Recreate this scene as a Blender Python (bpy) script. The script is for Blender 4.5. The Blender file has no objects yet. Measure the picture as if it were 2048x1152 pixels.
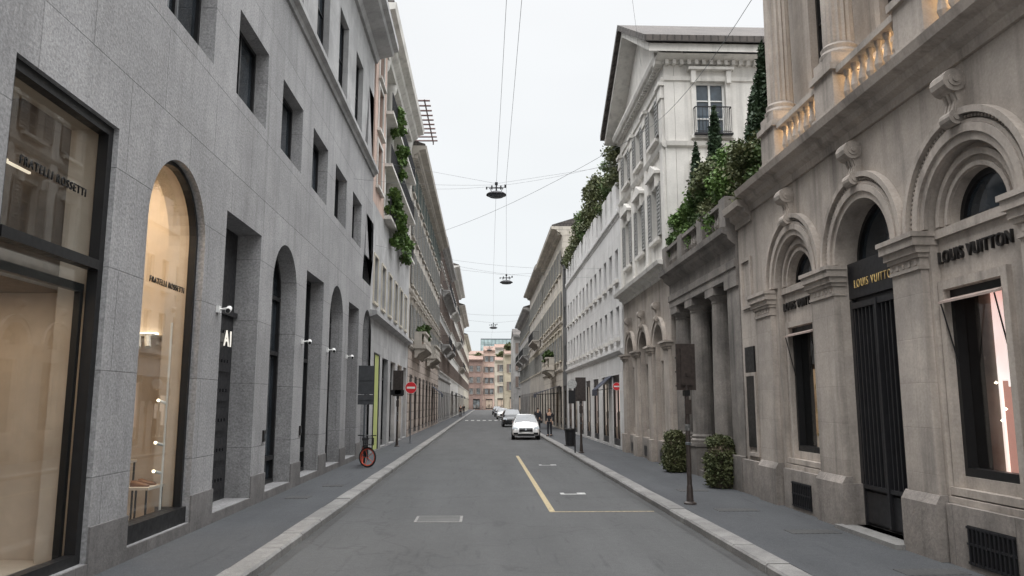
import bpy, bmesh, math, random
from math import sin, cos, pi, radians
from mathutils import Vector, Matrix, geometry
random.seed(7)
scene = bpy.context.scene
COL = scene.collection

# ------------------------------------------------------------ materials
def newmat(name):
    m = bpy.data.materials.new(name); m.use_nodes = True
    nt = m.node_tree
    return m, nt, nt.nodes['Principled BSDF']
def N(nt, t, **k):
    n = nt.nodes.new(t)
    for a, b in k.items(): setattr(n, a, b)
    return n
def MATH(nt, op, a, b=None):
    n = N(nt, 'ShaderNodeMath', operation=op)
    for i, x in enumerate((a, b)):
        if x is None: continue
        if isinstance(x, (int, float)): n.inputs[i].default_value = x
        else: nt.links.new(x, n.inputs[i])
    return n.outputs[0]
def NOISE(nt, vec, scale, detail=4, rough=.6):
    n = N(nt, 'ShaderNodeTexNoise'); n.inputs['Scale'].default_value = scale
    n.inputs['Detail'].default_value = min(detail, 3); n.inputs['Roughness'].default_value = rough
    nt.links.new(vec, n.inputs['Vector']); return n.outputs['Fac']
def MR(nt, v, a, b, c, d):
    n = N(nt, 'ShaderNodeMapRange')
    nt.links.new(v, n.inputs[0])
    for i, x in enumerate((a, b, c, d)): n.inputs[i+1].default_value = x
    return n.outputs[0]
def VSCALE(nt, v, sc):
    n = N(nt, 'ShaderNodeVectorMath', operation='MULTIPLY'); nt.links.new(v, n.inputs[0]); n.inputs[1].default_value = sc
    return n.outputs[0]

def stone(name, c, c2=None, joint=None, jd=.75, jw=.012, grain=45, gamp=.12, bump=.3, var=.22, streak=.25, rough=.85, base=.25, rust=0, mida=.6):
    m, nt, b = newmat(name); L = nt.links.new
    pos = N(nt, 'ShaderNodeNewGeometry').outputs['Position']
    sep = N(nt, 'ShaderNodeSeparateXYZ'); L(pos, sep.inputs[0])
    big = NOISE(nt, pos, .45, 5); f = MR(nt, big, .3, .7, 1-var, 1+var*.5)
    fine = NOISE(nt, pos, grain, 3, .7); f = MATH(nt, 'MULTIPLY', f, MR(nt, fine, .3, .7, 1-gamp, 1+gamp))
    mid = NOISE(nt, pos, 5, 5, .7); f = MATH(nt, 'MULTIPLY', f, MR(nt, mid, .3, .7, 1-gamp*mida, 1+gamp*mida))
    if streak:
        st = NOISE(nt, VSCALE(nt, pos, (1.6, 1.6, .12)), 1.6, 5, .65); f = MATH(nt, 'MULTIPLY', f, MR(nt, st, .5, .78, 1, 1-streak))
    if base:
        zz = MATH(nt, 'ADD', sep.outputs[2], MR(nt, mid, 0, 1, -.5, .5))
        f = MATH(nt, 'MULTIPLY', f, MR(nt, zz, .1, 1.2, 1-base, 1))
    hgt = MATH(nt, 'ADD', MATH(nt, 'MULTIPLY', fine, .5), MATH(nt, 'MULTIPLY', mid, .7))
    if joint:
        h = MATH(nt, 'ADD', sep.outputs[0], sep.outputs[1]); cb = N(nt, 'ShaderNodeCombineXYZ')
        L(h, cb.inputs[0]); L(sep.outputs[2], cb.inputs[1])
        br = N(nt, 'ShaderNodeTexBrick'); L(cb.outputs[0], br.inputs['Vector'])
        br.inputs['Scale'].default_value = 1; br.inputs['Brick Width'].default_value = joint[0]; br.inputs['Row Height'].default_value = joint[1]
        br.inputs['Mortar Size'].default_value = jw; br.inputs['Mortar Smooth'].default_value = .3; br.inputs['Bias'].default_value = 0
        br.inputs['Color1'].default_value = (.92, .92, .92, 1); br.inputs['Color2'].default_value = (1.04, 1.04, 1.04, 1)
        br.inputs['Mortar'].default_value = (jd, jd, jd, 1)
        f = MATH(nt, 'MULTIPLY', f, br.outputs['Color'])
        hgt = MATH(nt, 'SUBTRACT', hgt, MATH(nt, 'MULTIPLY', br.outputs['Fac'], 3 if not rust else 8))
    c2 = c2 or tuple(x*.82 for x in c)
    mx = N(nt, 'ShaderNodeMix', data_type='RGBA'); L(MR(nt, NOISE(nt, pos, 1.3, 4), .35, .65, 0, 1), mx.inputs[0])
    mx.inputs[6].default_value = (*c, 1); mx.inputs[7].default_value = (*c2, 1)
    vs = N(nt, 'ShaderNodeVectorMath', operation='SCALE'); L(mx.outputs[2], vs.inputs[0]); L(f, vs.inputs['Scale'])
    L(vs.outputs[0], b.inputs['Base Color']); b.inputs['Roughness'].default_value = rough
    bp = N(nt, 'ShaderNodeBump'); bp.inputs['Strength'].default_value = bump; bp.inputs['Distance'].default_value = .02
    L(hgt, bp.inputs['Height']); L(bp.outputs[0], b.inputs['Normal'])
    return m
def plain(name, c, rough=.5, metal=0, var=.15, scale=6, bump=0, spec=.5):
    m, nt, b = newmat(name); L = nt.links.new
    pos = N(nt, 'ShaderNodeNewGeometry').outputs['Position']
    f = MR(nt, NOISE(nt, pos, scale, 4), .3, .7, 1-var, 1+var)
    vs = N(nt, 'ShaderNodeVectorMath', operation='SCALE'); vs.inputs[0].default_value = c; L(f, vs.inputs['Scale'])
    L(vs.outputs[0], b.inputs['Base Color']); b.inputs['Metallic'].default_value = metal
    b.inputs['Specular IOR Level'].default_value = spec
    L(MR(nt, NOISE(nt, pos, 11, 3), .3, .7, max(rough-.08, 0), rough+.1), b.inputs['Roughness'])
    return m
def darkglass(name, c=(.02, .025, .03), wob=.05):
    m, nt, b = newmat(name); L = nt.links.new
    pos = N(nt, 'ShaderNodeNewGeometry').outputs['Position']
    f = MR(nt, NOISE(nt, pos, .9, 3), .35, .65, .5, 2.2)
    vs = N(nt, 'ShaderNodeVectorMath', operation='SCALE'); vs.inputs[0].default_value = c; L(f, vs.inputs['Scale'])
    L(vs.outputs[0], b.inputs['Base Color']); b.inputs['Roughness'].default_value = .06
    b.inputs['Specular IOR Level'].default_value = .7
    bp = N(nt, 'ShaderNodeBump'); bp.inputs['Strength'].default_value = wob; bp.inputs['Distance'].default_value = .05
    L(NOISE(nt, pos, 1.4, 2), bp.inputs['Height']); L(bp.outputs[0], b.inputs['Normal'])
    return m
def clearglass(name):
    m = bpy.data.materials.new(name); m.use_nodes = True; nt = m.node_tree; nt.nodes.clear(); L = nt.links.new
    o = N(nt, 'ShaderNodeOutputMaterial'); t = N(nt, 'ShaderNodeBsdfTransparent'); t.inputs[0].default_value = (.95, .97, .97, 1)
    g = N(nt, 'ShaderNodeBsdfGlossy'); g.inputs['Roughness'].default_value = .01
    lw = N(nt, 'ShaderNodeLayerWeight'); lw.inputs[0].default_value = .5
    f = MATH(nt, 'ADD', MATH(nt, 'MULTIPLY', MATH(nt, 'POWER', lw.outputs['Facing'], 4), .45), .06)
    mx = N(nt, 'ShaderNodeMixShader'); L(f, mx.inputs[0]); L(t.outputs[0], mx.inputs[1]); L(g.outputs[0], mx.inputs[2])
    L(mx.outputs[0], o.inputs[0]); return m
def emis(name, c, st, var=.35, scale=1.2):
    m, nt, b = newmat(name); L = nt.links.new
    pos = N(nt, 'ShaderNodeNewGeometry').outputs['Position']
    f = MR(nt, NOISE(nt, VSCALE(nt, pos, (1.5, 1.5, .8)), scale, 3), .3, .7, st*(1-var), st*(1+var))
    b.inputs['Base Color'].default_value = (*[x*.5 for x in c], 1); b.inputs['Emission Color'].default_value = (*c, 1)
    L(f, b.inputs['Emission Strength']); return m
def leafmat(name, c, c2):
    m, nt, b = newmat(name); L = nt.links.new
    pos = N(nt, 'ShaderNodeNewGeometry').outputs['Position']
    a = MR(nt, NOISE(nt, pos, 2.2, 3), .35, .65, 0, 1)
    mx = N(nt, 'ShaderNodeMix', data_type='RGBA'); L(a, mx.inputs[0]); mx.inputs[6].default_value = (*c, 1); mx.inputs[7].default_value = (*c2, 1)
    f = MR(nt, NOISE(nt, pos, 23, 2), .3, .7, .55, 1.4)
    vs = N(nt, 'ShaderNodeVectorMath', operation='SCALE'); L(mx.outputs[2], vs.inputs[0]); L(f, vs.inputs['Scale'])
    L(vs.outputs[0], b.inputs['Base Color']); b.inputs['Roughness'].default_value = .6
    b.inputs['Specular IOR Level'].default_value = .25
    return m

M = {}
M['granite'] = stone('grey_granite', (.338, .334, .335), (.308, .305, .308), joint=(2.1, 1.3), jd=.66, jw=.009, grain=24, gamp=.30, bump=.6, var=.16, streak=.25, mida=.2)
M['granite_lt'] = stone('pale_granite', (.45, .447, .445), joint=(1.6, .8), jd=.85, jw=.006, grain=40, gamp=.1, bump=.3)
M['plinth'] = stone('plinth_stone', (.21, .20, .195), joint=(1.9, 2.2), jd=.7, grain=30, gamp=.2, bump=.4)
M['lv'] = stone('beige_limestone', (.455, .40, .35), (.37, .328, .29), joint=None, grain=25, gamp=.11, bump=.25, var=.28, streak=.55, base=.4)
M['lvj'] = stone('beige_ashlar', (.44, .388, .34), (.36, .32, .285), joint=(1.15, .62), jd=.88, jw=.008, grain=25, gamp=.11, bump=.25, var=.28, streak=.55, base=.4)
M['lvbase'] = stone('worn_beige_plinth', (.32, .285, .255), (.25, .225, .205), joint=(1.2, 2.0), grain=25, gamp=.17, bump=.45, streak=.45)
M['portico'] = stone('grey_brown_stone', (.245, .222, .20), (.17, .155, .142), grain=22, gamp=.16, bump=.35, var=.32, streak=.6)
M['white'] = stone('off_white_render', (.66, .64, .60), (.59, .57, .535), grain=20, gamp=.05, bump=.15, var=.14, streak=.35)
M['whitej'] = stone('white_stone_slabs', (.66, .655, .645), (.60, .59, .58), joint=(1.2, .9), jd=.85, grain=20, gamp=.05, bump=.15, var=.12, streak=.25)
M['cream'] = stone('cream_render', (.58, .53, .44), (.52, .48, .40), grain=20, gamp=.05, bump=.15, streak=.3)
M['creamj'] = stone('cream_ashlar', (.56, .51, .44), (.50, .46, .40), joint=(1.1, .5), jd=.7, jw=.03, grain=20, gamp=.05, bump=.3, rust=1)
M['yellow'] = stone('yellow_render', (.50, .44, .33), grain=20, gamp=.05, bump=.15)  # far houses only; colour paled to paint in distance haze
M['pink'] = stone('pink_render', (.56, .40, .33), (.52, .39, .33), grain=20, gamp=.05, bump=.15, streak=.3)
M['beige'] = stone('beige_render', (.48, .44, .39), (.42, .39, .345), grain=20, gamp=.06, bump=.2, streak=.35)
M['beigej'] = stone('rusticated_pinkish_stone', (.46, .385, .33), (.40, .34, .30), joint=(1.2, .55), jd=.6, jw=.04, grain=20, gamp=.06, bump=.5, rust=1)
M['grey'] = stone('grey_render', (.42, .41, .40), grain=20, gamp=.06, bump=.2, streak=.3)
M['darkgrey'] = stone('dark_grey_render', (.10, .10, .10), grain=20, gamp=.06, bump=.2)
M['brick'] = stone('brown_brick', (.30, .205, .175), (.26, .185, .16), joint=(.5, .2), jd=.8, jw=.03, gamp=.08, streak=.2)  # desaturated and paled, so distance haze sits in the brick colour
M['concrete'] = stone('grey_kerb_granite', (.225, .22, .21), (.175, .17, .165), grain=60, gamp=.28, bump=.4, var=.22, streak=0, base=0)
M['tiles'] = stone('roof_tiles', (.11, .095, .085), (.08, .07, .065), joint=(.25, .3), jd=.5, jw=.03, bump=.5, base=0)
M['redtiles'] = stone('terracotta_tiles', (.30, .20, .16), joint=(.3, .3), jd=.6, jw=.03, base=0)
M['black'] = plain('black_metal', (.015, .015, .016), .4, .3)
M['iron'] = plain('dark_iron', (.03, .03, .033), .5, .6)
M['cable'] = plain('cable_sheath', (.22, .225, .23), .6)
M['post'] = plain('brown_black_paint', (.045, .035, .031), .45, .2, var=.3, scale=12)
M['board'] = plain('dark_sign_back', (.045, .048, .052), .55, .2, var=.2)
M['bronze'] = plain('dark_letters', (.02, .018, .017), .4, .3)
M['darkwood'] = plain('dark_door', (.018, .018, .02), .4)
M['gpanel'] = plain('grey_green_panel', (.035, .04, .043), .5)
M['grey_metal'] = plain('grey_metal', (.10, .11, .12), .5, .4)
M['whitep'] = plain('white_paint', (.72, .72, .70), .5, var=.06)
M['woodgrey'] = plain('grey_shutter_paint', (.25, .25, .24), .7)
M['woodgreen'] = plain('green_shutter_paint', (.13, .16, .15), .7)
M['woodbrown'] = plain('brown_shutter_paint', (.18, .14, .12), .7)
M['glass'] = darkglass('dark_window_glass')
M['glass2'] = darkglass('bluish_window_glass', (.05, .065, .08))
M['glass_haze'] = darkglass('hazed_far_glass', (.12, .13, .135))  # far panes lightened: distance haze painted into the glass colour
M['clear'] = clearglass('shop_glass')
M['tower'] = stone('green_glass_curtain', (.36, .44, .44), (.30, .39, .39), joint=(3, 3.5), jd=.75, jw=.15, rough=.3, base=0, bump=.05, gamp=.02, streak=0, var=.3)
M['inner'] = stone('shop_plaster', (.64, .55, .46), grain=5, gamp=.02, bump=.02, var=.05, streak=0, base=0)
M['innerdark'] = plain('brown_interior', (.20, .16, .13), .7)
M['gold'] = plain('gold_letters', (.85, .62, .26), .4, .5)
M['litwarm'] = emis('warm_shop_light', (1, .74, .5), .7)
M['litwhite'] = emis('white_shop_light', (1, .86, .72), .85)
M['litpink'] = emis('pinkish_shop_light', (1, .74, .64), .65)
M['litdim'] = emis('dim_shop_light', (.8, .64, .5), .22)
M['litgreen'] = emis('green_doorway_light', (.52, .58, .20), .22, .3)
M['bulb'] = emis('lamp_glow', (1, .85, .6), 5, var=0)
M['letterlit'] = emis('lit_letters', (1, .95, .85), .75, var=0)
M['leaf'] = leafmat('dark_leaves', (.045, .075, .026), (.085, .13, .04))
M['leafc'] = leafmat('cypress_leaves', (.022, .042, .022), (.042, .07, .034))
M['leafb'] = leafmat('bright_leaves', (.065, .12, .032), (.125, .20, .052))
M['leafo'] = leafmat('olive_leaves', (.075, .092, .04), (.12, .13, .06))
M['hedge'] = leafmat('hedge_leaves', (.055, .07, .03), (.10, .105, .048))
M['bark'] = plain('bark', (.09, .07, .05), .9)
M['yellowpaint'] = plain('yellow_road_paint', (.35, .285, .17), .8, var=.35, scale=14)
M['whiteroad'] = plain('white_road_paint', (.40, .40, .39), .8, var=.3, scale=14)
M['red'] = plain('red_sign', (.60, .02, .03), .4, var=.05)
M['orange'] = plain('orange_rim', (.62, .085, .04), .45, var=.1)
M['rubber'] = plain('rubber', (.02, .02, .02), .8)
M['carwhite'] = plain('white_car_paint', (.78, .78, .77), .18, var=.03)
M['carblack'] = plain('black_car_paint', (.015, .016, .02), .15, var=.03)
M['cargrey'] = plain('grey_car_paint', (.10, .11, .13), .2, .5, var=.03)
M['headlight'] = plain('headlight_glass', (.4, .43, .46), .1, var=.3, scale=30)
M['skin'] = plain('skin', (.45, .28, .2), .6)
M['suit'] = plain('dark_cloth', (.018, .019, .025), .85)
M['hair'] = plain('dark_hair', (.03, .02, .015), .7)
M['shoe'] = plain('brown_leather', (.20, .09, .04), .4)
M['awn'] = plain('pale_pink_fabric', (.38, .30, .265), .8)
M['navy'] = plain('navy_fabric', (.025, .03, .05), .8)
M['rust'] = plain('rusty_red_metal', (.11, .06, .055), .6)

def asphalt(name, c, c2, patch=.3, crack=True, rough=.75):
    m, nt, b = newmat(name); L = nt.links.new
    pos = N(nt, 'ShaderNodeNewGeometry').outputs['Position']
    fine = NOISE(nt, pos, 55, 3, .8)
    f = MR(nt, fine, .3, .7, .62, 1.4)
    f = MATH(nt, 'MULTIPLY', f, MR(nt, NOISE(nt, VSCALE(nt, pos, (1, .12, 1)), 1.1, 5, .6), .3, .7, 1-patch, 1+patch*.8))
    f = MATH(nt, 'MULTIPLY', f, MR(nt, NOISE(nt, pos, 9, 5, .7), .35, .7, 1.05, .9))
    f = MATH(nt, 'MULTIPLY', f, MR(nt, NOISE(nt, VSCALE(nt, pos, (3, .25, 1)), 2.3, 3, .6), .6, .72, 1, .8))
    if crack:
        wv = N(nt, 'ShaderNodeTexVoronoi', feature='DISTANCE_TO_EDGE'); wv.inputs['Scale'].default_value = .25
        nz = N(nt, 'ShaderNodeTexNoise'); nz.inputs['Scale'].default_value = 1.5; L(pos, nz.inputs['Vector'])
        ad = N(nt, 'ShaderNodeVectorMath', operation='ADD'); L(pos, ad.inputs[0]); L(VSCALE(nt, nz.outputs['Color'], (1.5, 1.5, 0)), ad.inputs[1])
        L(ad.outputs[0], wv.inputs['Vector'])
        f = MATH(nt, 'MULTIPLY', f, MR(nt, wv.outputs['Distance'], .0, .01, .8, 1))
    mx = N(nt, 'ShaderNodeMix', data_type='RGBA'); L(MR(nt, NOISE(nt, pos, .6, 3), .35, .65, 0, 1), mx.inputs[0])
    mx.inputs[6].default_value = (*c, 1); mx.inputs[7].default_value = (*c2, 1)
    vs = N(nt, 'ShaderNodeVectorMath', operation='SCALE'); L(mx.outputs[2], vs.inputs[0]); L(f, vs.inputs['Scale'])
    L(vs.outputs[0], b.inputs['Base Color']); b.inputs['Roughness'].default_value = rough
    b.inputs['Specular IOR Level'].default_value = .3
    bp = N(nt, 'ShaderNodeBump'); bp.inputs['Strength'].default_value = .35; bp.inputs['Distance'].default_value = .01
    L(fine, bp.inputs['Height']); L(bp.outputs[0], b.inputs['Normal'])
    return m
M['asphalt'] = asphalt('road_asphalt', (.081, .082, .083), (.073, .074, .075), patch=.12, rough=.85)
M['pave'] = asphalt('pavement_asphalt', (.069, .072, .077), (.061, .064, .069), patch=.12, crack=False, rough=.85)
M['gratem'] = stone('cast_iron_cover', (.09, .09, .09), joint=(.09, .09), jd=.4, jw=.02, base=0)
M['roadlid'] = stone('worn_cover', (.17, .17, .165), joint=(.1, .1), jd=.55, jw=.02, base=0, streak=0)
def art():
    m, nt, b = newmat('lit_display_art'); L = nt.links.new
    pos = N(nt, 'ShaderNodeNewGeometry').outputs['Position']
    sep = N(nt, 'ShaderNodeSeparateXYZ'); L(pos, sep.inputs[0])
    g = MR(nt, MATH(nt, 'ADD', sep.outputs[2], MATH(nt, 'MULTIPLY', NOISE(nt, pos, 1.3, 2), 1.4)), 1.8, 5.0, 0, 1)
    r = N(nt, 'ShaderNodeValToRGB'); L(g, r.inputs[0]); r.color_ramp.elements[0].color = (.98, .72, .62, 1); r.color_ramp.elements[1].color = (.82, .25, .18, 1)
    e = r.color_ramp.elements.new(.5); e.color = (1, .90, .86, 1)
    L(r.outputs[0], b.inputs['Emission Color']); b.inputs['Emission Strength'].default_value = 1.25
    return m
M['art'] = art()

# ------------------------------------------------------------ geometry helpers
class Fac:
    def __init__(s, side, x0): s.side, s.x0 = side, x0
    def P(s, a, z, n):
        if s.side == 'L': return (s.x0+n, a, z)
        if s.side == 'R': return (s.x0-n, a, z)
        return (a, s.x0-n, z)
    def D(s, a, z, n):
        if s.side == 'L': return (n, a, z)
        if s.side == 'R': return (-n, a, z)
        return (a, -n, z)
W = lambda a, z, n: (a, n, z)     # world builder: order is (x, z, y)

def thing(name, label, cat, loc=(0, 0, 0), rot=0, group=None, kind=None):
    o = bpy.data.objects.new(name, None); o.empty_display_size = .3
    o.location = loc; o.rotation_euler = (0, 0, rot); COL.objects.link(o)
    o['label'] = label; o['category'] = cat
    if group: o['group'] = group
    if kind: o['kind'] = kind
    return o
def link(name, me, parent, loc=(0, 0, 0), label=None):
    o = bpy.data.objects.new(name, me); COL.objects.link(o)
    if parent: o.parent = parent
    o.location = loc
    if label: o['label'] = label
    return o
def wl(parent):
    return tuple(-x for x in parent.location) if (parent and parent.parent is None) else (0, 0, 0)

class MB:
    def __init__(s, P=W): s.v = []; s.f = []; s.P = P
    def add(s, vs, fs):
        o = len(s.v); s.v += [s.P(*v) for v in vs]; s.f += [tuple(i+o for i in f) for f in fs]
    def box(s, a0, a1, z0, z1, n0, n1):
        vs = [(a, z, n) for a in (a0, a1) for z in (z0, z1) for n in (n0, n1)]
        s.add(vs, [(0, 1, 3, 2), (4, 6, 7, 5), (0, 4, 5, 1), (2, 3, 7, 6), (0, 2, 6, 4), (1, 5, 7, 3)]); return s
    def prof(s, a0, a1, pts):
        k = len(pts); vs = [(a0, z, n) for n, z in pts]+[(a1, z, n) for n, z in pts]
        s.add(vs, [tuple(range(k)), tuple(range(2*k-1, k-1, -1))]+[(i, (i+1) % k, (i+1) % k+k, i+k) for i in range(k)]); return s
    def rev(s, a, n, pts, seg=12, flute=0):
        vs = []
        for r, z in pts:
            for i in range(seg):
                rr = r*(1-flute*(i % 2)); t = 2*pi*i/seg; vs.append((a+rr*cos(t), z, n+rr*sin(t)))
        k = len(pts); fs = [tuple(range(seg)), tuple((k-1)*seg+i for i in range(seg))]
        for j in range(k-1):
            for i in range(seg): fs.append((j*seg+i, j*seg+(i+1) % seg, (j+1)*seg+(i+1) % seg, (j+1)*seg+i))
        s.add(vs, fs); return s
    def ring(s, ac, zc, r0, r1, n0, n1, t0=0, t1=pi, seg=20):
        full = abs(t1-t0-2*pi) < 1e-4; vs = []
        cnt = seg if full else seg+1
        for i in range(cnt):
            t = t0+(t1-t0)*i/seg
            for r, n in ((r0, n0), (r1, n0), (r1, n1), (r0, n1)): vs.append((ac+r*cos(t), zc+r*sin(t), n))
        fs = []
        for i in range(seg):
            j = (i+1) % cnt
            for k in range(4): fs.append((i*4+k, i*4+(k+1) % 4, j*4+(k+1) % 4, j*4+k))
        if not full: fs += [(0, 1, 2, 3), (seg*4, seg*4+1, seg*4+2, seg*4+3)]
        s.add(vs, fs); return s
    def tube(s, p, q, r, seg=6, r2=None):
        p = Vector(p); q = Vector(q); d = (q-p); r2 = r if r2 is None else r2
        if d.length < 1e-6: return s
        d.normalize(); u = d.orthogonal().normalized(); w = d.cross(u); vs = []
        for c, rr in ((p, r), (q, r2)):
            for i in range(seg):
                t = 2*pi*i/seg; vs.append(tuple(c+u*rr*cos(t)+w*rr*sin(t)))
        s.add(vs, [tuple(range(seg)), tuple(range(2*seg-1, seg-1, -1))]+[(i, (i+1) % seg, (i+1) % seg+seg, i+seg) for i in range(seg)]); return s
    def torus(s, c, R, r, axis='x', seg=24, sg=6, rot=0):
        vs = []
        for i in range(seg):
            t = 2*pi*i/seg
            for j in range(sg):
                u = 2*pi*j/sg; rr = R+r*cos(u); h = r*sin(u)
                x, y, z = h, rr*cos(t), rr*sin(t)
                x, y = x*cos(rot)-y*sin(rot), x*sin(rot)+y*cos(rot)
                vs.append((c[0]+x, c[1]+z, c[2]+y))
        s.add(vs, [(i*sg+j, i*sg+(j+1) % sg, ((i+1) % seg)*sg+(j+1) % sg, ((i+1) % seg)*sg+j) for i in range(seg) for j in range(sg)]); return s
    def mesh(s, mat, smooth=False, recalc=True):
        me = bpy.data.meshes.new('m'); me.from_pydata(s.v, [], s.f)
        if recalc:
            bm = bmesh.new(); bm.from_mesh(me)
            if getattr(s, 'weld', False): bmesh.ops.remove_doubles(bm, verts=bm.verts, dist=1e-4)
            bmesh.ops.recalc_face_normals(bm, faces=bm.faces); bm.to_mesh(me); bm.free()
        me.materials.append(mat)
        if smooth:
            me.polygons.foreach_set('use_smooth', [True]*len(me.polygons))
        me.update(); return me
    def obj(s, name, mat, parent=None, loc=None, smooth=False, label=None, recalc=True):
        me = s.mesh(mat, smooth, recalc); me.name = name
        return link(name, me, parent, loc if loc is not None else wl(parent), label)

def rect(a0, a1, z0, z1): return [(a0, z0), (a1, z0), (a1, z1), (a0, z1)]
def archp(c, w, z0, zs, seg=22):
    r = w/2; return [(c-r, z0), (c+r, z0)]+[(c+r*cos(pi*i/seg), zs+r*sin(pi*i/seg)) for i in range(seg+1)]
def halfdisc(c, z, r, seg=20): return [(c+r*cos(pi*i/seg), z+r*sin(pi*i/seg)) for i in range(seg+1)]
def bb(l): return min(p[0] for p in l), max(p[0] for p in l), min(p[1] for p in l), max(p[1] for p in l)
def wallmb(P, outline, holes, n0, n1):
    mb = MB(P); mb.weld = True
    def cell(outl, hs):
        loops = [outl]+hs
        tris = geometry.tessellate_polygon([[Vector((a, z, 0)) for a, z in l] for l in loops])
        flat = [p for l in loops for p in l]; k = len(flat)
        mb.add([(a, z, n0) for a, z in flat]+[(a, z, n1) for a, z in flat], [tuple(t) for t in tris]+[tuple(i+k for i in reversed(t)) for t in tris])
    def side(l):
        m = len(l); mb.add([(a, z, n0) for a, z in l]+[(a, z, n1) for a, z in l], [(i, (i+1) % m, (i+1) % m+m, i+m) for i in range(m)])
    def split(r, hs):
        if not hs: cell(rect(*r), []); return
        if len(hs) == 1: cell(rect(*r), hs); return
        bs = [bb(h) for h in hs]
        for ax in (0, 1):
            iv = sorted((b[ax*2], b[ax*2+1]) for b in bs); end = iv[0][1]; cuts = []
            for s_, e_ in iv[1:]:
                if s_ > end+1e-4: cuts.append((end+s_)/2)
                end = max(end, e_)
            if cuts:
                c = cuts[len(cuts)//2]; lo = [h for h, b in zip(hs, bs) if b[ax*2+1] < c]; hi = [h for h, b in zip(hs, bs) if b[ax*2] > c]
                if ax == 0: split((r[0], c, r[2], r[3]), lo); split((c, r[1], r[2], r[3]), hi)
                else: split((r[0], r[1], r[2], c), lo); split((r[0], r[1], c, r[3]), hi)
                return
        cell(rect(*r), hs)
    side(outline)
    for h in holes: side(h)
    if len(holes) > 1: split(bb(outline), holes)
    else: cell(outline, holes)
    return mb

def text(name, body, F, a, z, n, size, mat, parent, width=None, depth=.015, space=1.0, bold=.0):
    cu = bpy.data.curves.new('t', 'FONT'); cu.body = body; cu.size = size; cu.extrude = depth
    cu.space_character = space
    cu.offset = size*bold
    ob = bpy.data.objects.new('t', cu); COL.objects.link(ob); bpy.context.view_layer.update()
    me = bpy.data.meshes.new_from_object(ob.evaluated_get(bpy.context.evaluated_depsgraph_get()))
    bpy.data.objects.remove(ob)
    xs_ = [v.co.x for v in me.vertices]; sx = (width/(max(xs_)-min(xs_))) if width else 1; x0 = min(xs_)
    for v in me.vertices:
        x, y, d = v.co; x = (x-x0)*sx
        if F.side == 'R': p = F.P(a-x, z+y, n+d)
        else: p = F.P(a+x, z+y, n+d)
        v.co = p
    me.materials.clear(); me.materials.append(mat); me.name = name
    return link(name, me, parent, wl(parent))

def balustrade(mb, a0, a1, z0, z1, n, sp=.26, r=.075):
    h = z1-z0
    mb.box(a0, a1, z0, z0+.12*h, n-.11, n+.11); mb.box(a0, a1, z1-.14*h, z1, n-.13, n+.13)
    k = max(1, int((a1-a0)/sp)); b0, b1 = z0+.12*h, z1-.14*h; hh = b1-b0
    for i in range(k):
        a = a0+(i+.5)*(a1-a0)/k
        mb.rev(a, n, [(r*.8, b0), (r*.8, b0+.08*hh), (r*.5, b0+.14*hh), (r, b0+.35*hh), (r*.85, b0+.5*hh), (r*.42, b0+.8*hh), (r*.75, b0+.9*hh), (r*.75, b1)], 8)
def ironrail(mb, a0, a1, z0, z1, n, sp=.12, r=.012, ret=0):
    mb.box(a0, a1, z1-.03, z1, n-.02, n+.02); mb.box(a0, a1, z0+.05, z0+.075, n-.015, n+.015)
    k = max(1, int((a1-a0)/sp))
    for i in range(k+1):
        a = a0+i*(a1-a0)/k; mb.box(a-r, a+r, z0, z1-.03, n-r, n+r)
    if ret:
        for a in (a0, a1):
            mb.box(a-.02, a+.02, z1-.03, z1, n-ret, n-.021)
            q = int(ret/sp)
            for j in range(q): mb.box(a-r, a+r, z0, z1-.03, n-ret+j*sp, n-ret+j*sp+2*r)
CORN = lambda z, h, p, back=-.2: [(back, z), (.03*p/.5+.02, z), (.12*p, z+.25*h), (.45*p, z+.42*h), (.5*p, z+.62*h), (p*.93, z+.7*h), (p, z+h), (back, z+h)]

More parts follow.
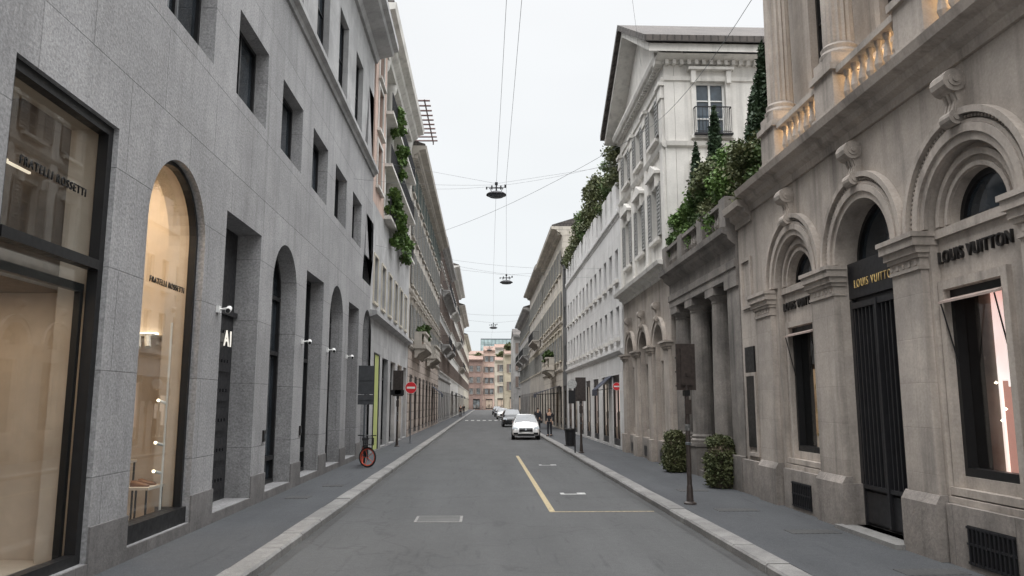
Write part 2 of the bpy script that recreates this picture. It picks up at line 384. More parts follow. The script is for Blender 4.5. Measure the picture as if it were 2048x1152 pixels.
def wtmpl(F, w, h, glass, framem, surround=None, shutter=None, style='', d=.18, muntin=2, cross=2, fr=.06):
    D = F.D; out = []
    out.append(('window', MB(D).box(-w/2, w/2, 0, h, -d-.02, -d).mesh(glass)))
    f = MB(D); n0, n1 = -d+.002, -d+.06
    f.box(-w/2, -w/2+fr, 0, h, n0, n1); f.box(w/2-fr, w/2, 0, h, n0, n1); f.box(-w/2+fr, w/2-fr, 0, fr, n0, n1); f.box(-w/2+fr, w/2-fr, h-fr, h, n0, n1)
    for i in range(1, muntin):
        a = -w/2+w*i/muntin; f.box(a-fr*.5, a+fr*.5, fr, h-fr, n0, n1-.01)
    for i in range(1, cross+1):
        z = h*i/(cross+1); f.box(-w/2+fr, w/2-fr, z-.02, z+.02, n0, n1-.02)
    out.append(('frame', f.mesh(framem)))
    if surround:
        s = MB(D); t = .16
        s.box(-w/2-t, -w/2-.003, -.02, h+t, -.02, .06); s.box(w/2+.003, w/2+t, -.02, h+t, -.02, .06); s.box(-w/2-.003, w/2+.003, h+.003, h+t, -.02, .057)
        s.box(-w/2-t-.06, w/2+t+.06, -.14, -.022, -.02, .16)
        if style in ('hood', 'pediment'):
            s.box(-w/2-t-.12, w/2+t+.12, h+t+.2, h+t+.3, -.02, .24); s.box(-w/2-t, w/2+t, h+t+.002, h+t+.198, -.02, .05)
            for q in (-1, 1): s.box(q*(w/2+t*.6)-.08, q*(w/2+t*.6)+.08, h-.1, h+t+.198, .0, .18)
        if style == 'pediment':
            b0 = h+t+.302; ww = w/2+t+.12
            s.add([(-ww, b0, -.02), (ww, b0, -.02), (0, b0+.38, -.02), (-ww, b0, .22), (ww, b0, .22), (0, b0+.38, .22)], [(0, 1, 2), (5, 4, 3), (0, 3, 4, 1), (1, 4, 5, 2), (2, 5, 3, 0)])
        out.append(('surround', s.mesh(surround)))
    if shutter:
        for q in (-1, 1):
            s = MB(D); a0, a1 = sorted((q*(w/2+.02), q*(w+.0)))
            s.box(a0, a1, 0, h, .065, .085)
            k = int(h/.13)
            for i in range(k): s.prof(a0+.04, a1-.04, [(.085, h*i/k+.02), (.115, h*i/k+.02), (.09, h*(i+1)/k)])
            s.box(a0, a0+.04, 0, h, .086, .118); s.box(a1-.04, a1, 0, h, .086, .118)
            out.append(('shutter', s.mesh(shutter)))
    return out
def place(root, F, t, a, z, n=0, name='window', label=None):
    p = Vector(F.P(a, z, n))-Vector(root.location)
    o = link(name, t[0][1], root, p, label)
    for nm, me in t[1:]: link(nm, me, o)
    return o

def leaves(name, blobs, n, size, mat, parent, loc=None, shell=.45, aspect=1.6):
    vs = []; fs = []
    vol = [max(.001, (b[3]*b[4]*b[5])**.67) for b in blobs]; tot = sum(vol)
    for b, v in zip(blobs, vol):
        k = int(n*v/tot)
        for _ in range(k):
            d = Vector((random.gauss(0, 1), random.gauss(0, 1), random.gauss(0, 1))).normalized()
            r = random.random()**shell*(1+.12*random.gauss(0, 1))
            c = Vector((b[0]+d.x*b[3]*r, b[1]+d.y*b[4]*r, b[2]+d.z*b[5]*r))
            u = (Vector((random.gauss(0, 1), random.gauss(0, 1), random.gauss(0, .8)))).normalized()
            w = u.cross(Vector((random.gauss(0, 1), random.gauss(0, 1), random.gauss(0, 1)))).normalized()
            sz = size*random.uniform(.6, 1.4); u = u*sz*aspect*.5; w = w*sz*.5
            o = len(vs); vs += [tuple(c-u), tuple(c+w), tuple(c+u), tuple(c-w)]; fs.append((o, o+1, o+2, o+3))
    me = bpy.data.meshes.new(name); me.from_pydata(vs, [], fs); me.materials.append(mat)
    return link(name, me, parent, loc if loc is not None else wl(parent))

# ------------------------------------------------------------ generic building
def gbuild(name, label, F, a0, a1, H, wm, rows, sp, tm, low=None, lowH=4.6, ground=None, roofm=None, depth=9, cor=(.7, .7), trim=None, bands=(), balc=(), gh=3.5):
    roofm = roofm or M['tiles']; trim = trim or wm; low = low or wm
    root = thing(name, label, 'building', F.P((a0+a1)/2, 0, 0))
    k = max(1, round((a1-a0-.6)/sp)); cs = [a0+.3+(i+.5)*(a1-a0-.6)/k for i in range(k)]
    holes = []
    for z, w, h in rows: holes += [rect(c-w/2, c+w/2, z, z+h) for c in cs]
    wallmb(F.P, rect(a0, a1, lowH, H), holes, -.25, 0).obj('wall', wm, root)
    gs = []
    if ground:
        kg = max(1, round((a1-a0-.6)/ground[0])); gs = [a0+.3+(i+.5)*(a1-a0-.6)/kg for i in range(kg)]
        gw = ground[1]; wallmb(F.P, rect(a0, a1, 0, lowH-.001), [rect(c-gw/2, c+gw/2, .25, gh) for c in gs], -.25, .03).obj('wall', low, root, label='lower wall with shop openings')
        gm = {}
        for i, c in enumerate(gs):
            mm = ground[2][i % len(ground[2])]
            if mm.name not in gm:
                w = gw; h = gh-.25; t = [('shop_window', MB(F.D).box(-w/2, w/2, 0, h, -.24, -.22).mesh(mm))]
                f = MB(F.D)
                for x in (-w/2, w/2-.07): f.box(x, x+.07, 0, h, -.12, -.02)
                f.box(-w/2+.07, w/2-.07, 0, .3, -.12, -.02); f.box(-w/2+.07, w/2-.07, h-.35, h, -.12, -.02); f.box(-.03, .03, .3, h-.35, -.12, -.05)
                t.append(('frame', f.mesh(M['black'])))
                s = MB(F.D)
                for q in range(4):
                    x = -w/2+.3+q*(w-.6)/3; hh = .5+.35*((q*7) % 3); s.rev(x, -.17, [(.09, .31), (.12, .31+hh*.5), (.13, .31+hh), (.05, .36+hh)], 6)
                t.append(('display_goods', s.mesh(M['innerdark']))); gm[mm.name] = t
            place(root, F, gm[mm.name], c, .25, name='shop_window')
    MB(F.P).box(a0+.01, a1-.01, 0, H-.02, -depth, -.252).obj('building_body', wm, root)
    c = MB(F.P).prof(a0, a1, CORN(H, cor[1], cor[0], -depth))
    for i in range(int((a1-a0)/.55)):
        a = a0+.3+i*.55; c.box(a-.09, a+.09, H+.03, H+.32*cor[1], .0, .38*cor[0])
    c.obj('cornice', trim, root)
    rz = H+cor[1]+.003
    MB(F.P).prof(a0, a1, [(cor[0]*.9, rz), (cor[0]*.9, rz+.12), (-depth*.5, rz+1.8), (-depth, rz+.12), (-depth, rz)]).obj('roof', roofm, root)
    if bands:
        b = MB(F.P)
        for z in bands: b.prof(a0, a1, [(.0, z), (.08, z+.03), (.16, z+.15), (.16, z+.24), (0, z+.26)])
        b.obj('string_course', trim, root)
    for ri, (z, w, h) in enumerate(rows):
        for c in cs: place(root, F, tm[ri % len(tm)], c, z)
    for (b0, b1, z, kind) in balc:
        bp = .95
        s = MB(F.P).box(b0, b1, z, z+.16, .17, bp)
        for q in range(int((b1-b0)/1.4)+1):
            a = min(b0+.2+q*1.4, b1-.2); s.prof(a-.1, a+.1, [(.17, z-.6), (.3, z-.6), (.45, z-.35), (bp-.1, z-.12), (bp-.05, z), (.17, z)])
        o = s.obj('balcony', trim, root)
        r = MB(F.P)
        if kind == 'stone': balustrade(r, b0, b1, z+.161, z+1.1, bp-.15); r.box(b0, b0+.15, z+.16, z+1.1, .17, bp-.29); r.box(b1-.15, b1, z+.16, z+1.1, .17, bp-.29)
        else: ironrail(r, b0, b1, z+.161, z+1.1, bp-.05, ret=bp-.25)
        r.obj('railing', trim if kind == 'stone' else M['iron'], o, (0, 0, 0))
    return root, cs

# ================================================================ SETTING
def sheet(name, x0, x1, y0, y1, z, mat, kind='structure', parent=None):
    me = bpy.data.meshes.new(name); me.from_pydata([(x0, y0, z), (x1, y0, z), (x1, y1, z), (x0, y1, z)], [], [(0, 1, 2, 3)])
    me.materials.append(mat); o = link(name, me, parent)
    if kind: o['kind'] = kind
    return o
XL, XR, KL, KR = -4.75, 6.2, -2.91, 3.68
PZ = .13; KW = .32
sheet('ground', -900, 900, -300, 1500, -.03, M['grey'])
sheet('road', KL-.1, KR+.1, -8, 300, 0, M['asphalt'])
o = MB().box(XL-.3, KL-KW-.002, -.02, PZ, -8, 290).obj('pavement', M['pave']); o['kind'] = 'structure'
o = MB().box(KR+KW+.002, XR+3, -.02, PZ, -8, 290).obj('pavement', M['pave']); o['kind'] = 'structure'
random.seed(3)
for x0, x1 in ((KL-KW, KL), (KR, KR+KW)):
    k = MB(); y = -8
    while y < 280:
        l = random.uniform(1.0, 1.7)*(1 if y < 60 else 4); dz = random.uniform(-.006, .006); dx = random.uniform(-.008, .008)
        if x0 < 0: prof_ = [(x0, -.02), (x0, PZ+dz), (x1+dx-.03, PZ+dz), (x1+dx, PZ+dz-.03), (x1+dx, -.02)]
        else: prof_ = [(x0+dx, -.02), (x0+dx, PZ+dz-.03), (x0+dx+.03, PZ+dz), (x1, PZ+dz), (x1, -.02)]
        kk = len(prof_); y1_ = y+l-.014
        k.add([(p_[0], p_[1], y) for p_ in prof_]+[(p_[0], p_[1], y1_) for p_ in prof_], [tuple(range(kk)), tuple(range(2*kk-1, kk-1, -1))]+[(i, (i+1) % kk, (i+1) % kk+kk, i+kk) for i in range(kk)])
        y += l
    o = k.obj('kerb', M['concrete']); o['kind'] = 'structure'
gut = stone('gutter_grime', (.055, .055, .055), grain=40, gamp=.3, streak=0, base=0)
for i, x in enumerate((KL+.01, KR-.16)): sheet('gutter', x, x+.15, -8, 200, .004, gut)
def marking(name, lab, x0, x1, y0, y1, mat, z=.004):
    o = sheet(name, x0, x1, y0, y1, z, mat, 'structure'); o['label'] = lab
marking('road_marking', 'worn yellow line along the parking bay', 1.35, 1.47, 16.2, 33, M['yellowpaint'])
marking('road_marking', 'thin worn yellow line across the parking bay', 1.35, 3.5, 16.12, 16.19, M['yellowpaint'])
for y, x in ((19.2, 2.2), (28, 2.3)):
    marking('road_marking', 'short white bay marking on the asphalt', x-.32, x+.30, y-.05, y+.08, M['whiteroad'])
    marking('road_marking', 'short white bay marking on the asphalt', x-.32, x-.22, y+.081, y+.3, M['whiteroad'])
    marking('road_marking', 'short white bay marking on the asphalt', x+.1, x+.3, y+.081, y+.3, M['whiteroad'])
for i in range(8): marking('road_marking', 'white zebra crossing bar', -2.4+i*.75, -2.0+i*.75, 98, 101.5, M['whiteroad'])
def cover(lab, x0, x1, y0, y1, z, fm, lm):
    o = thing('drain_cover', lab, 'drain cover', ((x0+x1)/2, (y0+y1)/2, z))
    sheet('lid', x0, x1, y0, y1, z+.008, lm, None, o).location = wl(o)
    f = MB(); t = .05
    f.box(x0-t, x1+t, z-.02, z+.006, y0-t, y0); f.box(x0-t, x1+t, z-.02, z+.006, y1, y1+t); f.box(x0-t, x0, z-.02, z+.006, y0, y1); f.box(x1, x1+t, z-.02, z+.006, y0, y1)
    f.obj('frame', fm, o)
cover('rectangular pale cast iron cover set in the asphalt', -1.25, -.45, 14.9, 15.6, 0, M['concrete'], M['roadlid'])
for x0, x1, y0, y1 in ((4.6, 5.3, 15.2, 15.5), (5.0, 5.7, 12.6, 12.9), (5.2, 5.9, 9.6, 9.85), (4.7, 5.3, 18.6, 18.9), (-4.0, -3.6, 20, 20.3), (-4.3, -3.9, 17.5, 17.9)):
    cover('small iron cover in the pavement', x0, x1, y0, y1, PZ, M['gratem'], M['gratem'])

# ================================================================ LEFT A : granite building
FL = Fac('L', XL)
A = thing('granite_building', 'grey granite building with alternating square and arched openings', 'building', (XL-3, 16, 0))
starts = [(i, 7.52+3.23*i) for i in range(-2, 8)]
OW = 2.22
holes = []
for i, s in starts:
    if i % 2 == 0: holes.append(rect(s, s+OW, .3, 5.72))
    else: holes.append(archp(s+OW/2, OW, .3, 4.83))
    holes.append(rect(s+.12, s+OW-.1, 8.05, 9.75))
wallmb(FL.P, rect(0, 31.8, 0, 11.7), holes, -.55, 0).obj('wall', M['granite'], A)
up = []
for i, s in starts: up.append(rect(s+.3, s+OW-.3, 12.6, 15.2))
wallmb(FL.P, rect(0, 31.8, 12.12, 16.8), up, -.5, -.06).obj('wall', M['granite_lt'], A, label='pale upper wall')
m = MB(FL.P).prof(0, 31.8, [(-.5, 11.702), (.06, 11.702), (.1, 11.8), (.22, 11.86), (.22, 12.0), (.1, 12.06), (.1, 12.118), (-.5, 12.118)]); m.obj('string_course', M['granite_lt'], A)
MB(FL.P).prof(0, 31.8, [(-12, 16.802), (.05, 16.802), (.15, 17), (.7, 17.15), (.75, 17.3), (.95, 17.35), (.95, 17.6), (-12, 17.6)]).obj('cornice', M['granite_lt'], A)
b = MB(FL.P).box(0, 31.79, 0, 16.8, -12, -3.6); b.box(0, 31.79, 6.3, 6.5, -3.6, -.552); b.box(31.3, 31.79, 0, 16.8, -3.598, -.556); b.box(0, .5, 0, 16.8, -3.598, -.556)
b.obj('building_body', M['granite_lt'], A)
MB(FL.P).box(0, 31.79, 17.602, 17.7, -12, .9).obj('roof', M['tiles'], A)
p = MB(FL.P); xs = [0]+[v for i, s in starts for v in (s, s+OW)]+[31.78]
for j in range(0, len(xs)-1, 2):
    if xs[j+1]-xs[j] > .02: p.box(xs[j], xs[j+1]-.004, 0, .72, .003, .03)
    if j+2 < len(xs): p.box(xs[j+1]-.004, xs[j+2], 0, .297, -.3, .026)
p.obj('plinth', M['plinth'], A)
wsm = wtmpl(FL, 2.0, 1.7, M['glass'], M['black'], d=.34, muntin=2, cross=0, fr=.08)
wup = wtmpl(FL, 1.62, 2.6, M['glass'], M['black'], d=.24, muntin=2, cross=1, fr=.07)
for i, s in starts:
    place(A, FL, wsm, s+OW/2+.01, 8.05); place(A, FL, wup, s+OW/2, 12.6, n=-.06)
def framep(a0, a1, z0, z1, n, t=.09, dp=.1, mids=(), vm=()):
    f = MB(FL.P); f.box(a0, a0+t, z0, z1, n, n+dp); f.box(a1-t, a1, z0, z1, n, n+dp); f.box(a0+t, a1-t, z0, z0+t, n, n+dp); f.box(a0+t, a1-t, z1-t, z1, n, n+dp)
    for z in mids: f.box(a0+t, a1-t, z-t/2, z+t/2, n, n+dp+.02)
    for a in vm: f.box(a-t/2, a+t/2, z0+t, z1-t, n, n+dp-.02)
    return f
for i, s in starts:
    e = s+OW; c = s+OW/2
    if i == 0:
        o = MB(FL.P).box(s, e, .3, 5.72, -.215, -.205).obj('shop_window', M['clear'], A, label='tall shop window with black frame and lettering')
        f = framep(s, e, .3, 5.72, -.2, .12, .13, (3.9,)); f.box(s+.12, e-.12, 3.56, 3.66, -.3, -.222); f.box(e-.19, e-.121, .3, 3.56, -.3, -.222)
        f.obj('frame', M['black'], o, (0, 0, 0))
        l = MB(FL.P); l.box(e-.015, e-.003, .3, 5.7, -.6, -.22); l.box(s+.003, s+.015, .3, 5.7, -.6, -.22); l.box(s+.02, e-.02, 5.69, 5.705, -.6, -.22); l.obj('reveal_lining', M['inner'], A)
        text('shop_lettering', 'FRATELLI ROSSETTI', FL, 8.05, 4.72, -.19, .14, M['black'], o, width=1.36, space=1.3, depth=.008, bold=.004)
    elif i == 1:
        o = wallmb(FL.P, archp(c, OW-.01, .5, 4.83), [], -.215, -.205).obj('shop_window', M['clear'], A, label='arched shop window with warm lit display')
        f = MB(FL.P).ring(c, 4.83, OW/2-.07, OW/2-.002, -.24, -.12); f.box(s, s+.07, .5, 4.83, -.24, -.12); f.box(e-.07, e, .5, 4.83, -.24, -.12); f.box(s, e, .3, .55, -.3, -.05)
        f.obj('frame', M['black'], o, (0, 0, 0))
        l = MB(FL.P).ring(c, 4.83, OW/2-.02, OW/2-.004, -.6, -.245); l.box(e-.02, e-.004, .55, 4.83, -.6, -.245); l.box(s+.004, s+.02, .55, 4.83, -.6, -.245); l.obj('reveal_lining', M['inner'], A)
        text('shop_lettering', 'FRATELLI ROSSETTI', FL, 11.38, 3.98, -.19, .13, M['black'], o, width=1.3, space=1.3, depth=.008, bold=.004)
    elif i == 2:
        d = MB(FL.P).box(s, e, .3, 5.72, -.56, -.5)
        for r in range(6):
            for q in range(2):
                d.box(s+.15+q*1.05, s+.98+q*1.05, .5+r*.58, .95+r*.58, -.5, -.46)
                for t in range(4): d.box(s+.25+q*1.05+t*.17, s+.31+q*1.05+t*.17, .68+r*.58, .74+r*.58, -.46, -.43)
        d.box(s, e, 3.95, 4.05, -.5, -.42)
        o = d.obj('door', M['darkwood'], A, label='dark studded door in a deep stone reveal')
        text('shop_lettering', 'AI', FL, e-.76, 3.33, -.42, .46, M['letterlit'], o, depth=.008, space=1.15)
    else:
        if i % 2: o = wallmb(FL.P, archp(c, OW-.01, .3, 4.83), [], -.52, -.47).obj('window', M['glass'], A)
        else: o = MB(FL.P).box(s, e, .3, 5.72, -.52, -.47).obj('window', M['glass'], A)
        f = framep(s, e, .3, 4.8 if i % 2 else 5.72, -.468, .1, .08, (.9, 3.4), (c,))
        if i % 2: f.ring(c, 4.83, OW/2-.1, OW/2-.002, -.468, -.39)
        f.obj('frame', M['black'], o, (0, 0, 0))
r = MB(FL.P); r.box(6.8, 13.6, .1, .3, -3.4, -.56); r.box(6.8, 13.6, .301, 6.2, -3.45, -3.3); r.box(6.8, 7.2, .301, 6.2, -3.3, -.56); r.box(10.0, 10.4, .301, 6.2, -3.3, -.56); r.box(13.3, 13.6, .301, 6.2, -3.3, -.56); r.box(6.8, 13.6, 6.2, 6.28, -3.4, -.56)
r.obj('shop_interior', M['inner'], A, label='plastered beige shop room behind the glass')
r = MB(FL.P); r.box(7.2, 10.0, 3.6, 3.9, -3.3, -.6); r.box(9.93, 9.99, 3.901, 6.19, -3.3, -.57)
for k in range(3): r.box(7.21, 9.92, 5.0+k*.3, 5.08+k*.3, -1.8-k*.3, -1.7-k*.3)
r.obj('shop_fitting', M['innerdark'], A)
r = MB(FL.P)
for k in range(4): r.box(7.3, 9.9, 5.15+k*.17, 5.18+k*.17, -1.2-k*.3, -1.17-k*.3)
r.obj('strip_light', emis('strip_glow', (1, .85, .65), 1.0, 0), A)
r = MB(FL.P); r.box(12.9, 13.29, 3.3, 3.34, -2.6, -.75); r.obj('shelf', M['whitep'], A)
r = MB(FL.P); r.box(13.2, 13.28, 3.35, 3.38, -2.5, -.8); r.obj('strip_light', emis('shelf_glow', (1, .85, .65), 5, 0), A)
r = MB(FL.P)
for k in range(3): r.tube((12.85, 3.28, -.8-.16*k), (12.75, 3.1, -.74-.16*k), .05, 8)
r.obj('spotlight', M['whitep'], A)
def alight(name, loc, rot, size, energy, color, lab, sy=None):
    l = bpy.data.lights.new(name, 'AREA'); l.energy = energy; l.color = color; l.size = size
    o = bpy.data.objects.new(name, l); o.location = loc; o.rotation_euler = rot; COL.objects.link(o); o['label'] = lab; o['category'] = 'light'
    return o
alight('ceiling_light', (XL-1.5, 8.5, 3.55), (0, 0, 0), 1.6, 22, (1, .74, .5), 'warm ceiling light inside the shop')
alight('ceiling_light', (XL-1.5, 8.6, 6.1), (0, 0, 0), 1.4, 5, (1, .76, .54), 'warm ceiling light inside the shop')
alight('ceiling_light', (XL-1.4, 11.9, 6.1), (0, 0, 0), 1.6, 105, (1, .74, .48), 'warm ceiling light inside the shop')
def displaytable(y, x, h):
    t = thing('display_table', 'slim metal display table in the shop window', 'table', (x, y, .3))
    MB().box(-.2, .25, h-.04, h, -.3, .3).obj('top', M['inner'], t, (0, 0, 0))
    for sx in (-.18, .22):
        for sy in (-.28, .28): MB().box(sx-.012, sx+.012, 0, h-.041, sy-.012, sy+.012).obj('leg', M['black'], t, (0, 0, 0))
    for q in (-.13, .13):
        s = thing('shoe', 'brown leather shoe on the display table', 'shoe', (x+.05, y+q, .3+h), group='shoes on display')
        sm = MB(); rings = [(-.14, .03, .09), (-.08, .035, .1), (0, .035, .07), (.08, .042, .05), (.14, .02, .03)]
        vs = []; fs = []
        for (xx, w, hh) in rings:
            vs += [(xx, .0, -w), (xx, hh*.6, -w), (xx, hh, 0), (xx, hh*.6, w), (xx, .0, w)]
        for j in range(4):
            for k2 in range(5): fs.append((j*5+k2, j*5+(k2+1) % 5, (j+1)*5+(k2+1) % 5, (j+1)*5+k2))
        fs += [(0, 1, 2, 3, 4), (20, 21, 22, 23, 24)]
        sm.add(vs, fs); sm.obj('upper', M['shoe'], s, (0, 0, 0), smooth=True)
        MB().box(-.14, -.08, -.0, .02, -.03, .03).obj('heel', M['rubber'], s, (0, 0, .001))
displaytable(12.55, XL-.62, .62); displaytable(12.6, XL-1.1, 1.0)
lc = thing('lamp_column', 'white vertical pole with small bright spotlights', 'lamp', (XL-.36, 12.7, .3))
MB().rev(0, 0, [(.09, 0), (.09, .02), (.018, .03), (.018, 3.2)], 8).obj('pole', M['whitep'], lc, (0, 0, 0))
for z in (.8, 1.24, 1.9):
    o = MB().tube((-.02, z, -.02), (-.06, z+.04, -.16), .025, 8).obj('lamp_head', M['whitep'], lc, (0, 0, 0))
    MB().tube((-.061, z+.041, -.165), (-.063, z+.043, -.18), .024, 8).obj('bulb', M['bulb'], o, (0, 0, 0))
for y, z in ((13.75, 3.85), (20.15, 3.78), (23.4, 3.78), (26.65, 3.78)):
    c = thing('security_camera', 'small white security camera on a wall bracket', 'camera', (XL, y, z), group='security cameras on the granite wall')
    MB().box(.0, .05, -.06, .06, -.06, .06).obj('mount', M['whitep'], c, (0, 0, 0))
    MB().tube((.05, 0, 0), (.2, .02, 0), .018).obj('arm', M['whitep'], c, (0, 0, 0))
    MB().tube((.2, .02, .03), (.26, -.05, -.22), .05, 10).obj('camera_body', M['whitep'], c, (0, 0, 0), smooth=False)
    MB().tube((.26, -.052, -.221), (.263, -.055, -.235), .04, 10).obj('lens', M['black'], c, (0, 0, 0))
for yy in (17.0, 20.3):
    ib = thing('intercom_box', 'small dark intercom panel fixed to the stone pier', 'intercom', (XL, yy, 1.5), group='intercom panels')
    MB().box(.0, .04, -.12, .12, -.06, .06).obj('panel', M['bronze'], ib, (0, 0, 0)); MB().box(.041, .05, -.06, .04, -.03, .03).obj('button', M['grey_metal'], ib, (0, 0, 0))

# ================================================================ LEFT B : loggia building
B = thing('loggia_building', 'pink and white building with planted loggia above a stone base', 'building', (XL-3, 40, 0))
a0, a1 = 31.82, 48
mz = [33.2+2.55*i for i in range(6)]
gnd = [(34.2, 1.5), (37.2, 2.2), (40.4, 2.2), (43.6, 2.2), (46.5, 1.8)]
wallmb(FL.P, rect(a0, a1, 0, 10.7), [rect(c-.6, c+.6, 6.5, 8.5) for c in mz]+[rect(c-w/2, c+w/2, .2, 4.3) for c, w in gnd], -.4, 0).obj('wall', M['granite_lt'], B)
MB(FL.P).prof(a0, a1, [(0, 5.75), (.3, 5.85), (.3, 6.0), (0, 6.05)]).obj('string_course', M['granite_lt'], B)
wallmb(FL.P, rect(a0, 35.3, 10.702, 18.7), [rect(32.7, 34.1, z, z+2) for z in (11.6, 14.2, 16.6)], -.4, .0).obj('wall', M['pink'], B, label='pink rendered upper wall')
t = wtmpl(FL, 1.4, 2.0, M['glass'], M['woodbrown'], M['white'])
for z in (11.6, 14.2, 16.6): place(B, FL, t, 33.4, z)
bd = MB(FL.P).box(a0+.01, a1, 0, 10.69, -10, -.402); bd.box(a0+.01, 35.3, 10.69, 18.7, -10, -.402); bd.box(35.3, a1, 10.69, 18.7, -10, -1.5); bd.box(a1-.4, a1, 10.702, 18.7, -1.5, 0)
bd.obj('building_body', M['white'], B)
MB(FL.P).prof(a0, a1, CORN(18.7, 1.0, .8, -10)).obj('cornice', M['white'], B)
MB(FL.P).box(a0, a1, 19.702, 19.8, -10, .7).obj('roof', M['tiles'], B)
t2 = [('window', MB(FL.D).box(-.6, .6, 0, 2, -.3, -.28).mesh(M['glass']))]
f = MB(FL.D); f.box(-.70, -.6, -.1, 2.1, -.0, .05); f.box(.6, .70, -.1, 2.1, 0, .05); f.box(-.6, .6, 2, 2.1, 0, .05); f.box(-.6, .6, -.1, 0, 0, .09); t2.append(('frame', f.mesh(M['cream'])))
for i, c in enumerate(mz): place(B, FL, t2, c, 6.5)
for j, (c, w) in enumerate(gnd):
    mm = [M['litgreen'], M['glass'], M['litdim'], M['litwarm'], M['litdim']][j]
    nn = (-.03, -.01) if j == 0 else (-.38, -.36)
    o = MB(FL.P).box(c-w/2+.002, c+w/2-.002, .2, 4.29, *nn).obj('shop_window' if j else 'doorway', mm, B, label='glowing yellow-green doorway' if j == 0 else None)
    f = MB(FL.P)
    if j == 0: f.box(c-w/2-.06, c-w/2, .2, 4.36, .002, .04); f.box(c+w/2, c+w/2+.06, .2, 4.36, .002, .04); f.box(c-w/2, c+w/2, 4.3, 4.36, .002, .04)
    else: f.box(c-w/2, c-w/2+.08, .2, 4.3, -.3, -.2); f.box(c+w/2-.08, c+w/2, .2, 4.3, -.3, -.2); f.box(c-w/2+.08, c+w/2-.08, 3.3, 3.4, -.3, -.2); f.box(c-w/2+.08, c+w/2-.08, .2, .45, -.3, -.2)
    f.obj('frame', M['black'], o, (0, 0, 0))
for i in range(5):
    c = 35.7+i*2.95
    MB(FL.P).rev(c, -.3, [(.4, 10.9), (.4, 11.05), (.32, 11.15), (.3, 14), (.26, 18.2), (.36, 18.35), (.4, 18.7)], 14).obj('column', M['white'], B, smooth=True)
for z in (10.75, 13.3, 15.9):
    o = MB(FL.P).box(35.31, a1-.41, z, z+.15, -1.5, .35).obj('balcony', M['white'], B)
    r = MB(FL.P); ironrail(r, 35.4, a1-.5, z+.15, z+1.1, .28); r.obj('railing', M['iron'], o, (0, 0, 0))
t = wtmpl(FL, 1.5, 2.1, M['glass'], M['whitep'], None, d=0.02)
for z in (10.92, 13.5, 16.1):
    for i in range(4): place(B, FL, t, 37.2+i*2.95, z, n=-1.46)
rr = thing('roof_rack', 'row of rusty metal slats projecting over the roof edge', 'metal rack', (XL, 47, 19.8))
for i in range(10):
    y = -3+i*.85
    MB().tube((-.6, .3+.02*i, y), (1.4, .4+.02*i, y+.2), .055).obj('rod', M['rust'], rr, (0, 0, 0))
rk = MB()
for x in (-.5, 1.1):
    rk.tube((x, .25 if x > 0 else 0, -3.2), (x, .3, -3.2), .04); rk.tube((x, .3 if x > 0 else 0, 4.9), (x, .45, 4.9), .04); rk.tube((x, .27, -3.2), (x, .45, 4.9), .05)
rk.obj('frame', M['rust'], rr, (0, 0, 0))
random.seed(11)
for (y, z, L_, dz) in ((37.8, 16.5, 1.3, .7), (38.9, 14.6, 1.2, .8), (36.3, 11.9, 1.4, .7), (38.2, 10.9, 1.5, .8), (41.6, 10.5, 1.6, .9)):
    c = thing('balcony_plant', 'leafy green climber spilling over the balcony rail', 'plant', (XL+.25, y, z), group='plants on the loggia balconies')
    bl = [(random.uniform(-.15, .4), random.uniform(-L_/2, L_/2), random.uniform(-dz, dz*.8), .25, .28, .26) for _ in range(10)]
    leaves('foliage', bl, 900, .13, M['leafb'], c, (0, 0, 0))
    MB().tube((-.1, -.9, 0), (.1, .5, .1), .03).obj('stem', M['bark'], c, (0, 0, 0))

# ================================================================ LEFT far
GW = [M['litwarm'], M['litdim'], M['litpink'], M['litwhite'], M['glass']]
wa = wtmpl(FL, 1.15, 2.2, M['glass2'], M['woodgrey'], M['beige'], M['woodgrey'], 'hood')
wb = wtmpl(FL, 1.15, 2.2, M['glass2'], M['woodgrey'], M['beige'], M['woodgrey'])
wc = wtmpl(FL, 1.15, 1.7, M['glass2'], M['woodgrey'], M['beige'], M['woodgreen'])
C1, _ = gbuild('palazzo', 'beige classical palazzo with louvred shutters and stone balcony', FL, 48.02, 79.9, 17.9, M['beige'], [(6.3, 1.15, 2.2), (9.8, 1.15, 2.2), (13.0, 1.15, 2.2), (15.9, 1.15, 1.7)], 2.9, [wa, wb, wb, wc], low=M['beigej'], lowH=5.5, ground=(3.6, 2.0, GW), bands=(5.6, 9.1), balc=((50.5, 56.5, 5.75, 'stone'), (62, 68, 5.75, 'stone')), cor=(.95, .8), gh=4.0)
wg = wtmpl(FL, 1.1, 2.0, M['glass2'], M['whitep'], M['white'], M['woodbrown'])
gbuild('apartment_house', 'grey rendered apartment house with brown shutters', FL, 79.92, 107.9, 19.0, M['grey'], [(5.6, 1.1, 2), (8.7, 1.1, 2), (11.7, 1.1, 2), (14.7, 1.1, 2), (17.2, 1.1, 1.5)], 2.7, [wg, wg, wg, wg, wtmpl(FL, 1.1, 1.5, M['glass2'], M['whitep'], M['white'], M['woodbrown'])], ground=(3.8, 2.3, GW[::-1]), bands=(4.7,), balc=((84, 92, 8.4, 'iron'), (96, 103, 8.4, 'iron'), (84, 103, 14.4, 'iron')), cor=(.8, .6))
gbuild('apartment_house', 'white stone apartment house with iron balconies', FL, 107.92, 141, 21.0, M['white'], [(5.6, 1.1, 2), (8.9, 1.1, 2), (12.2, 1.1, 2), (15.5, 1.1, 2), (18.5, 1.1, 2)], 3, [wg], ground=(4, 2.6, GW), cor=(1.2, .6), balc=((110, 122, 15.2, 'iron'), (126, 137, 11.9, 'iron')))
